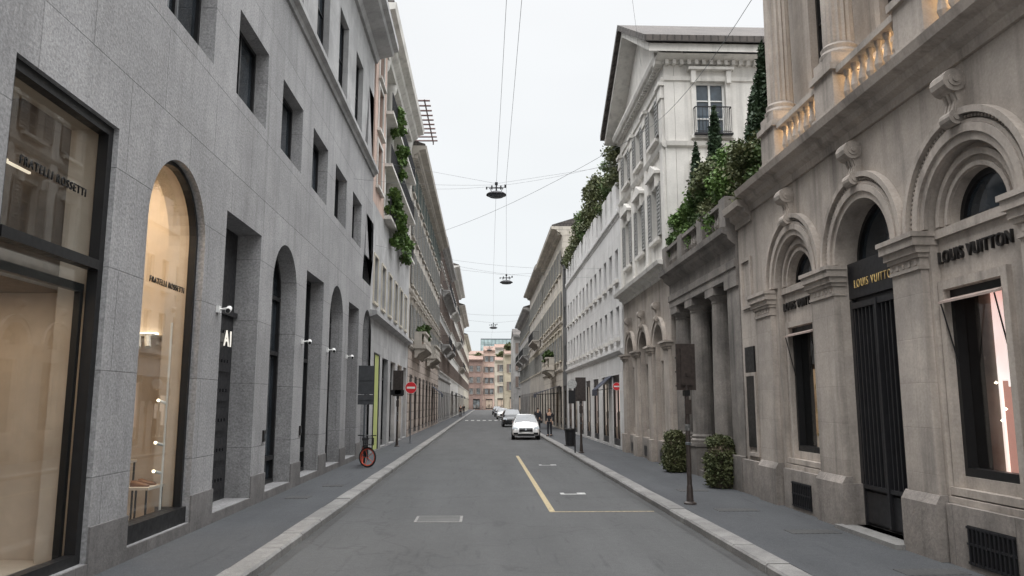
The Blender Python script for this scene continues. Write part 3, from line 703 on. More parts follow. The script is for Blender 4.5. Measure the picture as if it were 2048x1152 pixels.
gbuild('apartment_house', 'beige apartment house far along the street', FL, 141.02, 180, 19.5, M['beige'], [(5.6, 1.1, 2), (8.9, 1.1, 2), (12.2, 1.1, 2), (15.5, 1.1, 2)], 3.2, [wg], ground=(4, 2.6, GW), cor=(1.2, .6), balc=((143, 160, 8.6, 'iron'),))
gbuild('apartment_house', 'cream apartment house at the far bend of the street', FL, 180.02, 236, 17.5, M['cream'], [(5.6, 1.1, 2), (8.9, 1.1, 2), (12.2, 1.1, 2)], 3.4, [wg], ground=(4, 2.6, GW), cor=(.9, .6))

# ================================================================ RIGHT 1 : fashion store
FR = Fac('R', XR)
S = thing('fashion_store_building', 'beige limestone fashion store with arches and carved scroll keystones', 'building', (XR+3, 10, 0))
cen = [6.53, 9.36, 12.13, 14.93]; pil = [5.13, 7.93, 10.74, 13.53, 16.5]; ph = [.42, .42, .38, .47, .45]
upl = [4.55, 7.25, 9.95, 12.65, 15.35]; UE = 15.95
SP = 4.6
holes = [archp(c, 1.86, .2 if i in (0, 2) else .98, SP) for i, c in enumerate(cen)]
RW = -.12
wallmb(FR.P, rect(3, 17.2, 0, 6.6), holes, -.20, 0).obj('wall', M['lv'], S)
b = MB(FR.P).box(3, 17.19, 0, 7.08, -10, -2.6); b.box(3, UE, 7.081, 14, -10, -.76); b.box(3, 17.19, 6.9, 7.09, -2.6, -.35); b.box(16.8, 17.19, 0, 6.89, -2.6, -.36); b.box(3, 3.4, 0, 6.89, -2.6, -.36)
b.obj('building_body', M['lv'], S)
MB(FR.P).box(3, UE+.1, 14, 14.4, -10, .3).obj('roof', M['tiles'], S)
MB(FR.P).prof(3, 17.2, [(-.34, 6.602), (.05, 6.602), (.06, 6.74), (.16, 6.8), (.2, 6.9), (.36, 6.95), (.4, 7.08), (-.34, 7.08)]).obj('cornice', M['lv'], S)
for p_, w in zip(pil, ph):
    MB(FR.P).box(p_-w, p_+w, .98, 4.05, .003, .11).obj('pilaster', M['lvj'], S)
    c = MB(FR.P)
    for z0, z1, n, e in ((4.052, 4.1, .14, .02), (4.1, 4.22, .125, .01), (4.22, 4.28, .16, .035), (4.28, 4.38, .2, .06), (4.38, 4.5, .25, .09), (4.5, 4.57, .28, .11)):
        c.box(p_-w-e, p_+w+e, z0+.001, z1, -.1, n)
    for k in range(5): c.box(p_-w+.06+k*.16, p_-w+.12+k*.16, 4.12, 4.2, .125, .14)
    c.obj('capital', M['lv'], S)
    b = MB(FR.P).box(p_-w-.06, p_+w+.06, 0, .86, -.2, .19); b.prof(p_-w-.05, p_+w+.05, [(0, .861), (.19, .861), (.12, .979), (0, .979)]); b.obj('plinth', M['lvbase'], S)
def scroll(F, c, z, sc, mat, root):
    m = MB(F.P)
    def vol(ac, zc, r, n0, w):
        seg = 14; vs = []
        for a_ in (ac-w, ac+w):
            for i in range(seg): vs.append((a_, zc+r*sin(2*pi*i/seg), n0+r*cos(2*pi*i/seg)))
        m.add(vs, [tuple(range(seg)), tuple(range(seg, 2*seg))]+[(i, (i+1) % seg, (i+1) % seg+seg, i+seg) for i in range(seg)])
    vol(c, z+.6*sc, .17*sc, .16*sc, .17*sc); vol(c, z+.6*sc, .10*sc, .16*sc, .19*sc); vol(c, z+.6*sc, .045*sc, .16*sc, .21*sc); vol(c, z+.06*sc, .11*sc, .15*sc, .13*sc); vol(c, z+.06*sc, .05*sc, .15*sc, .15*sc)
    m.prof(c-.14*sc, c+.14*sc, [(0, z), (.14*sc, z+.0), (.17*sc, z+.14*sc), (.12*sc, z+.3*sc), (.17*sc, z+.48*sc), (.26*sc, z+.6*sc), (.22*sc, z+.76*sc), (0, z+.76*sc)])
    for q in (-.09, 0, .09): m.prof(c+q*sc-.02*sc, c+q*sc+.02*sc, [(0, z+.1*sc), (.2*sc, z+.14*sc), (.15*sc, z+.3*sc), (.2*sc, z+.45*sc), (0, z+.5*sc)])
    m.obj('scroll_keystone', mat, root)
for i, c in enumerate(cen):
    r = MB(FR.P).ring(c, SP, .93, 1.04, .003, .06, seg=30).ring(c, SP, 1.042, 1.15, .003, .10, seg=30).ring(c, SP, 1.155, 1.20, .003, .08, seg=30).ring(c, SP, 1.275, 1.36, .003, .13, seg=30)
    for k in range(56):
        t = pi*(k+.5)/56; rr_ = 1.238; aa, zz = c+rr_*cos(t), SP+rr_*sin(t)
        r.box(aa-.018, aa+.018, zz-.018, zz+.018, .0, .07)
    r.obj('arch_moulding', M['lv'], S)
    scroll(FR, c, 5.80, .9, M['lv'], S)
    if i in (1, 3):
        ww = .58 if i == 1 else .63; cw = c+.2 if i == 1 else c
        wallmb(FR.P, rect(c-1.05, c+1.05, .9, 5.7), [rect(cw-ww, cw+ww, 1.25, 3.72), halfdisc(c, SP, .6)], -.5, RW).obj('recessed_wall', M['lv'], S)
        r = MB(FR.P).ring(c, SP, .62, .68, RW, RW+.04).ring(c, SP, .76, .84, RW, RW+.07)
        r.box(c-.93, c+.93, 4.45, 4.57, RW, RW+.06)
        t = .12
        r.box(cw-ww-t, cw-ww-.01, 1.1, 3.85, RW, RW+.07); r.box(cw+ww+.01, cw+ww+t, 1.1, 3.85, RW, RW+.07); r.box(cw-ww-.01, cw+ww+.01, 3.73, 3.85, RW, RW+.072); r.box(c-.925, c+.925, 1.0, 1.098, RW, RW+.11)
        r.box(c-.93, c+.93, .9, .978, RW, .02)
        r.obj('surround', M['lv'], S)
        o = wallmb(FR.P, halfdisc(c, SP, .6), [], RW-.2, RW-.18).obj('lunette_window', M['glass'], S)
        MB(FR.P).ring(c, SP, .52, .6, RW-.179, RW-.13).box(c-.52, c+.52, SP+.001, SP+.06, RW-.179, RW-.13).obj('frame', M['black'], o, (0, 0, 0))
        o = MB(FR.P).box(cw-ww, cw+ww, 1.25, 3.72, RW-.165, RW-.16).obj('shop_window', M['clear'], S, label='black framed shop window with glowing display')
        f = MB(FR.P); t = .07; g0, g1 = RW-.158, RW-.02
        f.box(cw-ww, cw-ww+t, 1.25, 3.72, g0, g1); f.box(cw+ww-t, cw+ww, 1.25, 3.72, g0, g1); f.box(cw-ww+t, cw+ww-t, 1.25, 1.36, g0, g1); f.box(cw-ww+t, cw+ww-t, 3.6, 3.72, g0, g1)
        f.box(cw+ww-.012, cw+ww-.002, 1.25, 3.72, -.52, RW-.17); f.box(cw-ww+.002, cw-ww+.012, 1.25, 3.72, -.52, RW-.17)
        f.obj('frame', M['black'], o, (0, 0, 0))
        text('shop_lettering', 'LOUIS VUITTON', FR, c+.90, 4.1, RW+.02, .24, M['bronze'], o, width=1.5 if i == 1 else 1.66, depth=.02, bold=.004, space=1.15)
        q = MB(FR.P); q.box(c-1.1, c+1.6, 1.0, 1.2, -2.55, -.51); q.box(c-1.1, c-1.0, 1.2, 4.2, -2.55, -.51); q.box(c+1.0, c+1.1, 1.2, 4.2, -2.55, -.51); q.box(c-1.1, c+1.1, 4.2, 4.3, -2.55, -.51); q.box(c-1.0, c+1.0, 1.2, 4.2, -2.55, -2.5)
        q.obj('display_case', M['innerdark'], S)
        aw = MB(FR.P); aw.prof(cw-ww-.02, cw+ww+.02, [(g1, 3.57), (.03, 3.53), (.03, 3.56), (g1, 3.62)])
        o2 = aw.obj('awning', M['awn'], S, label='folded pale awning with thin black arms')
        ar = MB(FR.P)
        for sg in (-1, 1): ar.tube((cw+sg*(ww-.03), 3.53, .02), (cw+sg*(ww-.06), 2.75, g1+.005), .01)
        ar.obj('arm', M['black'], o2, (0, 0, 0))
        if i == 1:
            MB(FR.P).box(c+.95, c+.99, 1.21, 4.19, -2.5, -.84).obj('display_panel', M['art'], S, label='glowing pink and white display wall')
            st = MB(FR.P)
            for k in range(16): st.box(c+.86, c+.90, 1.2, 2.5-k*.08, -.84-(k+1)*.05, -.84-k*.05)
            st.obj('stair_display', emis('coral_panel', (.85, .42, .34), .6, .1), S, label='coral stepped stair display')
            for zz, nn_ in ((2.45, -.68), (1.95, -.72), (2.1, -.78)): MB(FR.P).rev(c+.8, nn_, [(0, zz), (.025, zz+.02), (0, zz+.045)], 8).obj('spot_bulb', M['bulb'], S)
        else:
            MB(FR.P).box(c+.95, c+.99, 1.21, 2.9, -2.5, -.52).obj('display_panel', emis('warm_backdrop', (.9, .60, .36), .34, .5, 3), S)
            st = MB(FR.P)
            for k in range(9): st.rev(c+.6, -.58-.08*(k % 4), [(.0, 1.5+.12*k), (.05, 1.54+.12*k), (.05, 1.6+.12*k), (0, 1.64+.12*k)], 8)
            st.obj('display_ornament', M['gold'], S)
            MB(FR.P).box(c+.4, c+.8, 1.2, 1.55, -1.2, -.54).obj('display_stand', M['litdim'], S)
    else:
        o = wallmb(FR.P, halfdisc(c, SP, .93), [], -.42, -.40).obj('fanlight', M['glass'], S)
        MB(FR.P).ring(c, SP, .85, .93, -.399, -.34).obj('frame', M['black'], o, (0, 0, 0))
        MB(FR.P).ring(c, SP, .931, 1.05, -.42, -.201).obj('reveal', M['lv'], S)
        d_ = .38
        g = MB(FR.P).box(c-.94, c+.94, .2, SP-.002, -.66+d_, -.62+d_); g.box(c-.93, c-.83, .2, 3.95, -.62+d_, -.54+d_); g.box(c+.83, c+.93, .2, 3.95, -.62+d_, -.54+d_)
        g.box(c-.93, c+.93, 3.98, SP-.002, -.62+d_, -.54+d_); g.box(c-.83, c+.83, .25, .75, -.62+d_, -.56+d_); g.box(c-.83, c+.83, 3.8, 3.9, -.6+d_, -.52+d_); g.box(c-.83, c+.83, .8, .86, -.6+d_, -.52+d_)
        g.box(c-.03, c+.03, .25, 3.9, -.6+d_, -.5+d_)
        for k in range(13): g.box(c-.78+k*.13-.014, c-.78+k*.13+.014, .86, 3.8, -.59+d_, -.54+d_)
        o = g.obj('gate', M['darkwood'], S, label='tall dark barred entrance gate')
        if i == 2: text('shop_lettering', 'LOUIS VUITTON', FR, c+.70, 4.15, -.53+d_, .20, M['gold'], o, width=1.34, depth=.005, bold=-.008, space=1.3)
        MB(FR.P).prof(c-.98, c+.98, [(-.6, 0), (.32, 0), (.32, .2), (-.6, .2)]).obj('doorstep', M['concrete'], S)
for i, c in enumerate(cen):
    if i in (1, 3):
        b = MB(FR.P).box(c-.87, c+.87, 0, .896, -.1, .1); b.obj('plinth', M['lvbase'], S)
        v = MB(FR.P).box(c-.45, c+.45, .2, .68, .101, .108); o = v.obj('vent', M['black'], S)
        g = MB(FR.P)
        for k in range(11): g.box(c-.43+k*.082, c-.41+k*.082, .22, .66, .109, .13)
        for z in (.21, .44, .64): g.box(c-.45, c+.45, z, z+.03, .109, .125)
        g.obj('grille', M['iron'], o, (0, 0, 0))
ucs = [(upl[j]+upl[j+1])/2 for j in range(4)]
wallmb(FR.P, rect(3, UE, 7.102, 14), [rect(c-.6, c+.6, 8.1, 11.6) for c in ucs], -.75, -.5).obj('wall', M['lv'], S, label='upper wall')
t = wtmpl(FR, 1.2, 3.5, M['glass'], M['bronze'], M['lv'], style='hood', d=.16, cross=3)
for c in ucs: place(S, FR, t, c, 8.1, n=-.5)
for p_ in upl:
    b = MB(FR.P).box(p_-.42, p_+.42, 7.082, 7.2, -.5, .31); b.box(p_-.37, p_+.37, 7.2, 7.86, -.5, .26); b.box(p_-.43, p_+.43, 7.86, 7.98, -.5, .32); b.obj('pedestal', M['lv'], S)
    c = MB(FR.P); c.box(p_-.36, p_+.36, 7.981, 8.2, -.4, .25)
    c.rev(p_, -.07, [(.33, 8.2), (.34, 8.27), (.3, 8.33), (.31, 8.4), (.27, 8.45)], 24)
    c.rev(p_, -.07, [(.265, 8.45), (.26, 10), (.24, 12.6)], 32, flute=.12)
    c.box(p_-.3, p_+.3, 12.6, 12.9, -.4, .25)
    c.obj('column', M['lv'], S)
for j in range(4):
    b = MB(FR.P); balustrade(b, upl[j]+.44, upl[j+1]-.44, 7.082, 7.88, .1, .24, .08); b.obj('balustrade', M['lv'], S)
    c = ucs[j]
    if j == 0: continue
    MB(FR.P).box(c-.25, c+.25, 7.11, 7.19, -.3, -.16).obj('uplight', M['bulb'], S)
    for sa in (-1, 1):
        l = bpy.data.lights.new('uplight', 'POINT'); l.energy = 12; l.color = (1, .66, .34); l.shadow_soft_size = .08
        o = bpy.data.objects.new('uplight_lamp', l); o.parent = S; o.location = Vector(FR.P(c+sa*.6, 7.75, -.22))-Vector(S.location); COL.objects.link(o)
V = thing('link_wall', 'narrow stone wall bay with framed panel beside the portico', 'wall', (XR+.3, 17.75, 0))
MB(FR.P).box(17.21, 18.3, 0, 6.4, -3, -.02).obj('wall', M['lvj'], V)
m = MB(FR.P)
for z0, z1 in ((1.0, 2.9), (4.4, 5.6)):
    m.box(17.4, 18.1, z0, z0+.08, -.02, .03); m.box(17.4, 18.1, z1-.08, z1, -.02, .03); m.box(17.4, 17.48, z0+.08, z1-.08, -.02, .03); m.box(18.02, 18.1, z0+.08, z1-.08, -.02, .03)
m.obj('panel_moulding', M['lv'], V)
MB(FR.P).prof(17.21, 18.3, CORN(6.401, .5, .35, -3)).obj('cornice', M['lv'], V)
MB(FR.P).box(17.21, 18.3, 0, .9, -.02, .1).obj('plinth', M['lvbase'], V)
MB(FR.P).box(17.45, 18.05, 1.2, 3.5, -.019, .02).obj('notice_panel', M['black'], V)

# ================================================================ RIGHT 2 : portico
Pt = thing('portico', 'grey stone colonnaded portico with balustraded terrace on top', 'portico', (XR+2, 21.7, 0))
p0, p1 = 18.32, 25.18
MB(FR.P).prof(p0, p1, [(-6, 5.3), (.05, 5.3), (.05, 5.5), (.09, 5.52), (.09, 5.7), (.03, 5.74), (.03, 6.05), (.1, 6.1), (.22, 6.2), (.24, 6.3), (.36, 6.35), (.38, 6.5), (-6, 6.5)]).obj('entablature', M['portico'], Pt)
for i, c in enumerate((20.7, 22.9, 24.7)):
    m = MB(FR.P).box(c-.4, c+.4, 0, .95, -.74, .04); m.box(c-.44, c+.44, .951, 1.05, -.78, .07)
    m.rev(c, -.34, [(.4, 1.05), (.41, 1.13), (.36, 1.18), (.38, 1.24), (.34, 1.3), (.335, 2.6), (.295, 4.88), (.32, 4.9), (.3, 4.96), (.38, 5.08)], 20)
    m.box(c-.4, c+.4, 5.08, 5.298, -.72, .04)
    m.obj('column', M['portico'], Pt)
m = MB(FR.P).box(18.33, 19.25, 0, 5.05, -.9, .0); m.box(18.33, 19.3, 5.05, 5.298, -.9, .06); m.box(18.33, 19.33, 0, .95, -.9, .12); m.obj('pier', M['portico'], Pt)
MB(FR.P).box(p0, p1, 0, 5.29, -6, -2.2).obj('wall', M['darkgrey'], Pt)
m = MB(FR.P)
for a_, b_ in ((19.3, 20.3), (21.1, 22.5), (23.3, 24.3)):
    m.box(a_, b_, .3, .9, -1.0, -.97); m.box(a_, b_, 3.8, 3.9, -1.01, -.96); m.box(a_, b_, 2.3, 2.36, -1.01, -.96)
    k = int((b_-a_)/.1)
    for j in range(k+1):
        aa = a_+j*(b_-a_)/k; m.box(aa-.016, aa+.016, .9, 4.0, -1.0, -.965)
m.obj('gate', M['gpanel'], Pt, label='grey iron gates between the columns')
MB(FR.P).box(19.3, 24.7, .2, 4.4, -1.6, -1.55).obj('door', M['gpanel'], Pt)
m = MB(FR.P); balustrade(m, p0+.1, p1-.1, 6.502, 7.25, .1, .25, .075)
for a_ in (p0+.3, 20.7, 22.9, 24.9): m.box(a_-.25, a_+.25, 6.502, 7.3, -.05, .25)
m.obj('balustrade', M['portico'], Pt)
MB(FR.P).box(p0, p1, 0, .3, -2.2, -.0).obj('step', M['portico'], Pt)
random.seed(5)
for x, y, h, w in ((5.9, 19.3, 1.28, .38), (5.85, 23.7, 1.25, .37)):
    hb = thing('hedge_bush', 'clipped round-topped hedge bush on the pavement', 'bush', (x, y, PZ), group='bushes in front of the portico')
    core = MB().rev(0, 0, [(w*.7, .02), (w*.85, .2), (w*.85, h*.74), (w*.6, h*.86), (.02, h*.9)], 10); core.obj('trunk', M['bark'], hb, (0, 0, 0))
    bl = [(random.uniform(-.03, .03), random.uniform(-.03, .03), .14+(h-.3)*(k/12), w*(1.0 if k < 9 else .84)*random.uniform(.95, 1.04), w*(1.0 if k < 9 else .84), .16) for k in range(13)]
    leaves('crown', bl, 15000, .045, M['hedge'], hb, (0, 0, 0), shell=.12)
def cypress(x, y, z, h, r):
    c = thing('cypress_tree', 'slender dark cypress growing on the terrace', 'tree', (x, y, z), group='cypresses on the terrace')
    MB().tube((0, 0, 0), (0, h*.8, 0), .07, 7, .02).obj('trunk', M['bark'], c, (0, 0, 0))
    bl = []
    for k in range(28):
        t = k/27; rr = r*(1.0-t)**.6*(1 if t > .1 else .7)
        for q in range(3):
            an = random.random()*6.28
            bl.append((rr*.35*cos(an), rr*.35*sin(an), .25+t*h*.96, rr*.65+.04, rr*.65+.04, h*.045+.05))
    leaves('crown', bl, int(7000*h*r), .065, M['leafc'], c, (0, 0, 0), shell=.35, aspect=2.4)
random.seed(9)
for x, y, h, r in ((7.0, 24.4, 4.0, .40), (7.2, 22.9, 4.7, .50), (7.3, 18.9, 4.9, .55), (7.5, 20.2, 4.2, .5), (7.9, 17.9, 5.0, .55)): cypress(x, y, 6.5, h, r)
def bush(name, lab, cat, x, y, z, bl, n, sz, mat, grp, th=1.0):
    c = thing(name, lab, cat, (x, y, z), group=grp)
    t = MB().tube((0, 0, 0), (.1, th, .1), .09, 7, .05)
    for k in range(6):
        b_ = random.choice(bl); t.tube((.1, th*.8, .1), (b_[0], b_[2], b_[1]), .04, 5, .012)
    t.obj('trunk', M['bark'], c, (0, 0, 0)); leaves('crown', bl, n, sz, mat, c, (0, 0, 0))
    return c
for x, y, r, mt in ((6.6, 24.6, .75, 'leafb'), (6.6, 23.7, .7, 'leaf'), (6.6, 22.5, .8, 'leafb'), (6.6, 21.6, .85, 'leaf'), (6.7, 20.6, 1.0, 'leafo'), (6.7, 19.6, 1.05, 'leafb'), (6.7, 18.6, .95, 'leafo'), (7.0, 17.7, .95, 'leaf')):
    bl = [(random.uniform(-.55, .3)*r, random.uniform(-.7, .7)*r, random.uniform(.1, 1.9)*r, .38*r, .38*r, .36*r) for _ in range(14)]
    bush('terrace_shrub', 'leafy shrub overhanging the terrace balustrade', 'shrub', x, y, 6.85, bl, 6000, .062, M[mt], 'shrubs on the portico terrace', .6)

# ================================================================ RIGHT 3 : pavilion
Q = thing('pavilion_building', 'tall off-white classical building with pediment and deep eaves', 'building', (XR+4, 30, 0))
q0, q1 = 25.2, 33.8
qc = [26.85, 29.5, 32.15]; qp = [28.18, 30.83]
ho = [archp(c, 1.5, .9, 4.2) for c in qc]
wallmb(FR.P, rect(q0, q1, 0, 6.5), ho, -.35, 0).obj('wall', M['lvj'], Q, label='arcaded ground floor wall')
ho = []
for c in qc: ho += [rect(c-.5, c+.5, 8.0, 9.9), rect(c-.5, c+.5, 11.6, 13.0)]
wallmb(FR.P, rect(q0, q1, 6.95, 13.9), ho, -.35, 0).obj('wall', M['white'], Q)
FC = Fac('C', q0)
wallmb(FC.P, rect(XR+.36, 16, 0, 13.9), [rect(7.3, 8.35, 11.35, 13.3), rect(7.3, 8.35, 8.0, 9.9)], -.35, 0).obj('wall', M['white'], Q, label='plain side wall above the terrace')
MB().box(XR+.352, 16, 0, 13.89, q0+.36, q1).obj('building_body', M['white'], Q)
MB(FR.P).prof(q0-.15, q1, CORN(6.501, .45, .45, -.3)).obj('cornice', M['white'], Q)
am = (q0+q1)/2
wallmb(FR.P, [(q0, 14.3), (q1, 14.3), (am, 16.9)], [], -.3, -.02).obj('pediment', M['white'], Q)
ch = lambda o0, z0, th: [(q0-o0, z0), (am, z0+2.95), (q1+o0, z0), (q1+o0, z0+th), (am, z0+2.95+th), (q0-o0, z0+th)]
wallmb(FR.P, ch(.62, 14.12, .28), [], -10, .62).obj('eaves', M['white'], Q)
wallmb(FR.P, ch(.76, 14.405, .24), [], -10, .80).obj('roof', M['tiles'], Q)
c = MB(FR.P).prof(q0-.1, q1+.1, [(-.3, 13.902), (.06, 13.902), (.1, 14.0), (.3, 14.06), (.35, 14.2), (.35, 14.3), (-.3, 14.3)])
for k in range(32):
    a_ = q0+.1+k*.26; c.box(a_, a_+.12, 13.92, 14.03, .07, .22)
c.prof(q0, q1, [(0, 13.3), (.06, 13.32), (.08, 13.45), (0, 13.48)])
c.obj('cornice', M['white'], Q)
c = MB(FC.P).prof(XR-.3, 16, [(-.3, 13.904), (.06, 13.904), (.1, 14.0), (.5, 14.1), (.5, 14.11), (-.3, 14.11)])
for k in range(36):
    a_ = XR+.02+k*.26; c.box(a_, a_+.12, 13.85, 14.02, .0, .22)
c.prof(XR+.0, 16, [(0, 13.3), (.06, 13.32), (.08, 13.45), (0, 13.48)]); c.prof(XR+.02, 16, [(0, 10.9), (.1, 10.95), (.13, 11.1), (0, 11.14)]); c.prof(XR+.02, 16, [(0, 7.3), (.1, 7.35), (.13, 7.5), (0, 7.54)])
c.obj('cornice', M['white'], Q, label='side cornice with dentils')
MB(FR.P).prof(q0, q1, [(0, 10.9), (.1, 10.95), (.16, 11.1), (0, 11.14)]).obj('string_course', M['white'], Q)
t1 = wtmpl(FR, 1.0, 1.9, M['glass2'], M['woodgrey'], M['white'], M['woodgrey'], 'pediment', d=.22); t2 = wtmpl(FR, 1.0, 1.4, M['glass2'], M['woodgrey'], M['white'], M['woodgrey'], d=.22)
for c in qc: place(Q, FR, t1, c, 8.0); place(Q, FR, t2, c, 11.6)
ts = wtmpl(FC, 1.05, 1.95, M['glass2'], M['whitep'], M['white'], None, 'hood', d=.2, cross=2, fr=.07)
for z in (11.35, 8.0):
    o = place(Q, FC, ts, 7.825, z)
    rl = MB(FC.D); ironrail(rl, -.62, .62, 0, .95, .25, ret=.18, r=.007); rl.box(-.66, .66, -.06, 0, .165, .3); link('railing', rl.mesh(M['iron']), o)
for a_ in (q0+.3, *qp, q1-.3):
    m = MB(FR.P).box(a_-.28, a_+.28, 6.96, 7.3, .003, .16); m.box(a_-.22, a_+.22, 7.3, 12.7, .003, .1); m.box(a_-.26, a_+.26, 12.7, 12.8, .003, .15)
    m.box(a_-.3, a_+.3, 13.15, 13.29, .003, .2); m.box(a_-.24, a_+.24, 12.8, 13.15, .003, .13)
    m.obj('pilaster', M['white'], Q)
for a_ in (q0+.45, *qp, q1-.45):
    m = MB(FR.P).box(a_-.36, a_+.36, .9, 4.0, .003, .1); m.box(a_-.4, a_+.4, 0, .899, -.1, .2)
    for z0, z1, n, e in ((4.0, 4.08, .14, .03), (4.08, 4.2, .2, .08), (4.2, 4.27, .26, .14)): m.box(a_-.36-e, a_+.36+e, z0+.001, z1, -.05, n)
    m.obj('pilaster', M['lv'], Q)
for c in qc:
    MB(FR.P).ring(c, 4.2, .75, .92, .003, .09).ring(c, 4.2, .95, 1.02, .003, .13).obj('arch_moulding', M['lv'], Q)
    scroll(FR, c, 5.1, .85, M['lv'], Q)
    o = wallmb(FR.P, archp(c, 1.49, .9, 4.2), [], -.33, -.3).obj('shop_window', M['glass'], Q)
    f = MB(FR.P).ring(c, 4.2, .66, .745, -.299, -.2); f.box(c-.745, c-.6, .9, 4.2, -.299, -.15); f.box(c+.6, c+.745, .9, 4.2, -.299, -.15); f.box(c-.6, c+.6, 3.7, 4.2, -.299, -.15); f.box(c-.6, c+.6, .9, 1.2, -.299, -.15)
    f.obj('frame', M['lv'], o, (0, 0, 0))
    MB(FR.P).box(c-.3, c+.3, .25, .6, .051, .06).obj('vent', M['black'], Q)
    MB(FR.P).box(c-.6, c+.6, 0, .88, 0.002, .05).obj('plinth', M['lvbase'], Q)
MB(FC.P).box(XR+1.2, 15, 15.0, 15.6, -1.8, -1.0).obj('roof_monitor', M['grey_metal'], Q)

# ================================================================ RIGHT 4+
wm_ = wtmpl(FR, .8, 1.45, M['glass2'], M['black'], None, d=.2, muntin=2, cross=0, fr=.05)
R4, cs = gbuild('white_stone_building', 'white stone-clad building with small regular windows and roof garden', FR, 34.2, 57.4, 10.7, M['whitej'], [(5.2, .8, 1.45), (7.9, .8, 1.45)], 1.75, [wm_], lowH=4.3, ground=(3.2, 2.0, [M['litpink'], M['litwhite'], M['litpink'], M['litwhite']]), cor=(.12, .25), roofm=M['whitej'], bands=(4.4,))
m = MB(FR.P)
for i in range(14):
    a_ = 34.9+i*1.62; m.box(a_, a_+1.1, 10.96, 12.5, -.3, .05)
m.obj('parapet', M['whitej'], R4)
m = MB(FR.P)
for c in cs:
    for z in (5.1, 7.8): m.box(c-.5, c+.5, z-.08, z+.09, .002, .12)
m.obj('sill', M['white'], R4)
random.seed(21)
for k in range(9):
    y = 36+k*2.5
    hh = [3.0, 3.4, 3.0, 3.6, 3.9, 3.2, 2.8, 2.4, 2.2][k]
    bl = [(random.uniform(-1.0, .9), random.uniform(-1.5, 1.5), random.uniform(.9, hh), random.uniform(.35, .65), random.uniform(.35, .65), random.uniform(.3, .5)) for _ in range(20)]
    bush('roof_garden_tree', 'bushy tree in the roof garden', 'tree', 7.1, y, 11.4, bl, 5200, .10, M[['leafo', 'leaf', 'leafo', 'leafo'][k % 4]], 'roof garden trees', hh*.6)
gbuild('narrow_house', 'narrow dark grey house with small windows', FR, 57.42, 60.3, 13.0, M['darkgrey'], [(5, .9, 1.6), (8, .9, 1.6), (11, .9, 1.6)], 2.6, [wtmpl(FR, .9, 1.6, M['glass2'], M['black'])], ground=(2.6, 1.6, [M['litwarm']]), cor=(.2, .3))
wr = wtmpl(FR, 1.1, 2.0, M['glass2'], M['woodgrey'], M['cream'], M['woodgrey'], 'hood'); wr2 = wtmpl(FR, 1.1, 1.9, M['glass2'], M['woodgrey'], M['cream'], M['woodgrey'])
gbuild('cream_palazzo', 'cream classical palazzo with quoins, shutters and small balcony', FR, 60.32, 80, 15.6, M['creamj'], [(5.6, 1.1, 2), (9.2, 1.1, 1.9), (12.6, 1.1, 1.9)], 2.8, [wr, wr2, wr2], ground=(3.4, 1.8, [M['litdim'], M['litwarm'], M['glass']]), cor=(.9, .7), bands=(4.7, 8.4), balc=((66, 71, 5.0, 'stone'),))
gbuild('apartment_house', 'grey beige apartment house with balconies', FR, 80.02, 104, 16.0, M['beige'], [(5.6, 1.1, 2), (9.2, 1.1, 1.9), (12.6, 1.1, 1.9)], 2.8, [wr, wr2, wr2], ground=(3.4, 2.2, GW), cor=(.9, .6), balc=((84, 92, 8.9, 'iron'),))
gbuild('apartment_house', 'grey apartment house with iron balconies near the bend', FR, 104.02, 132, 14.5, M['grey'], [(5.6, 1.1, 2), (8.9, 1.1, 1.9), (12, 1.1, 1.9)], 2.9, [wr2], ground=(3.4, 2.2, GW), cor=(1.0, .6), balc=((106, 118, 8.6, 'iron'), (120, 130, 8.6, 'iron')))
def farb(name, label, y, x0, x1, H, wm, roof, rows=5, sp=2.6):
    F = Fac('C', y); t = wtmpl(F, 1.1, 1.9, M['glass_haze'], M['woodgrey'], wm, M['woodbrown'])
    hs = (H-4.6)/rows
    return gbuild(name, label, F, x0, x1, H, wm, [(5.0+i*hs, 1.1, 1.9) for i in range(rows)], sp, [t], ground=(3.4, 2.2, [M['litdim'], M['glass_haze'], M['litdim'], M['glass_haze']]), cor=(.8, .6), roofm=roof, depth=12)
farb('brick_building', 'brown brick building closing the street', 250, -8, -.4, 15.5, M['brick'], M['redtiles'], 3)
farb('brick_building', 'taller brick toned house beside the brown one', 254, -.3, 3.6, 18.8, M['pink'], M['redtiles'], 4, 2.0)
farb('cream_corner_building', 'pale beige apartment house with terracotta roof', 215, 3.0, 9.5, 13.4, M['cream'], M['redtiles'], 3, 2.4)
farb('cream_corner_building', 'beige apartment house with terracotta roof', 172, 4.5, 13, 12.4, M['yellow'], M['redtiles'], 2, 2.8)
farb('cream_corner_building', 'grey apartment house stepping into the bend of the street', 138, 5.2, 13, 13.6, M['grey'], M['tiles'], 3, 2.8)
farb('red_roof_building', 'low building with a red tiled roof beyond the street', 300, 4, 20, 23, M['beige'], M['redtiles'], 4, 3.5)
farb('red_roof_building', 'ochre building with a tiled roof beyond the street', 310, -9, 3.5, 21, M['yellow'], M['redtiles'], 4, 3.0)
T = thing('glass_office_block', 'pale green glass office block behind the old roofs', 'office building', (8, 420, 0))
MB().box(-2, 21, 0, 36.5, 420, 450).obj('facade', M['tower'], T)
m = MB()
for i in range(12): m.box(-2+i*2, -1.9+i*2, 0, 36.7, 419.8, 419.99)
for i in range(9): m.box(-2, 21, 2+i*4, 2.15+i*4, 419.7, 419.79)
m.obj('mullions', M['grey_metal'], T); MB().box(-2, 21, 36.51, 37.1, 420, 450).obj('roof', M['grey_metal'], T)
random.seed(31)
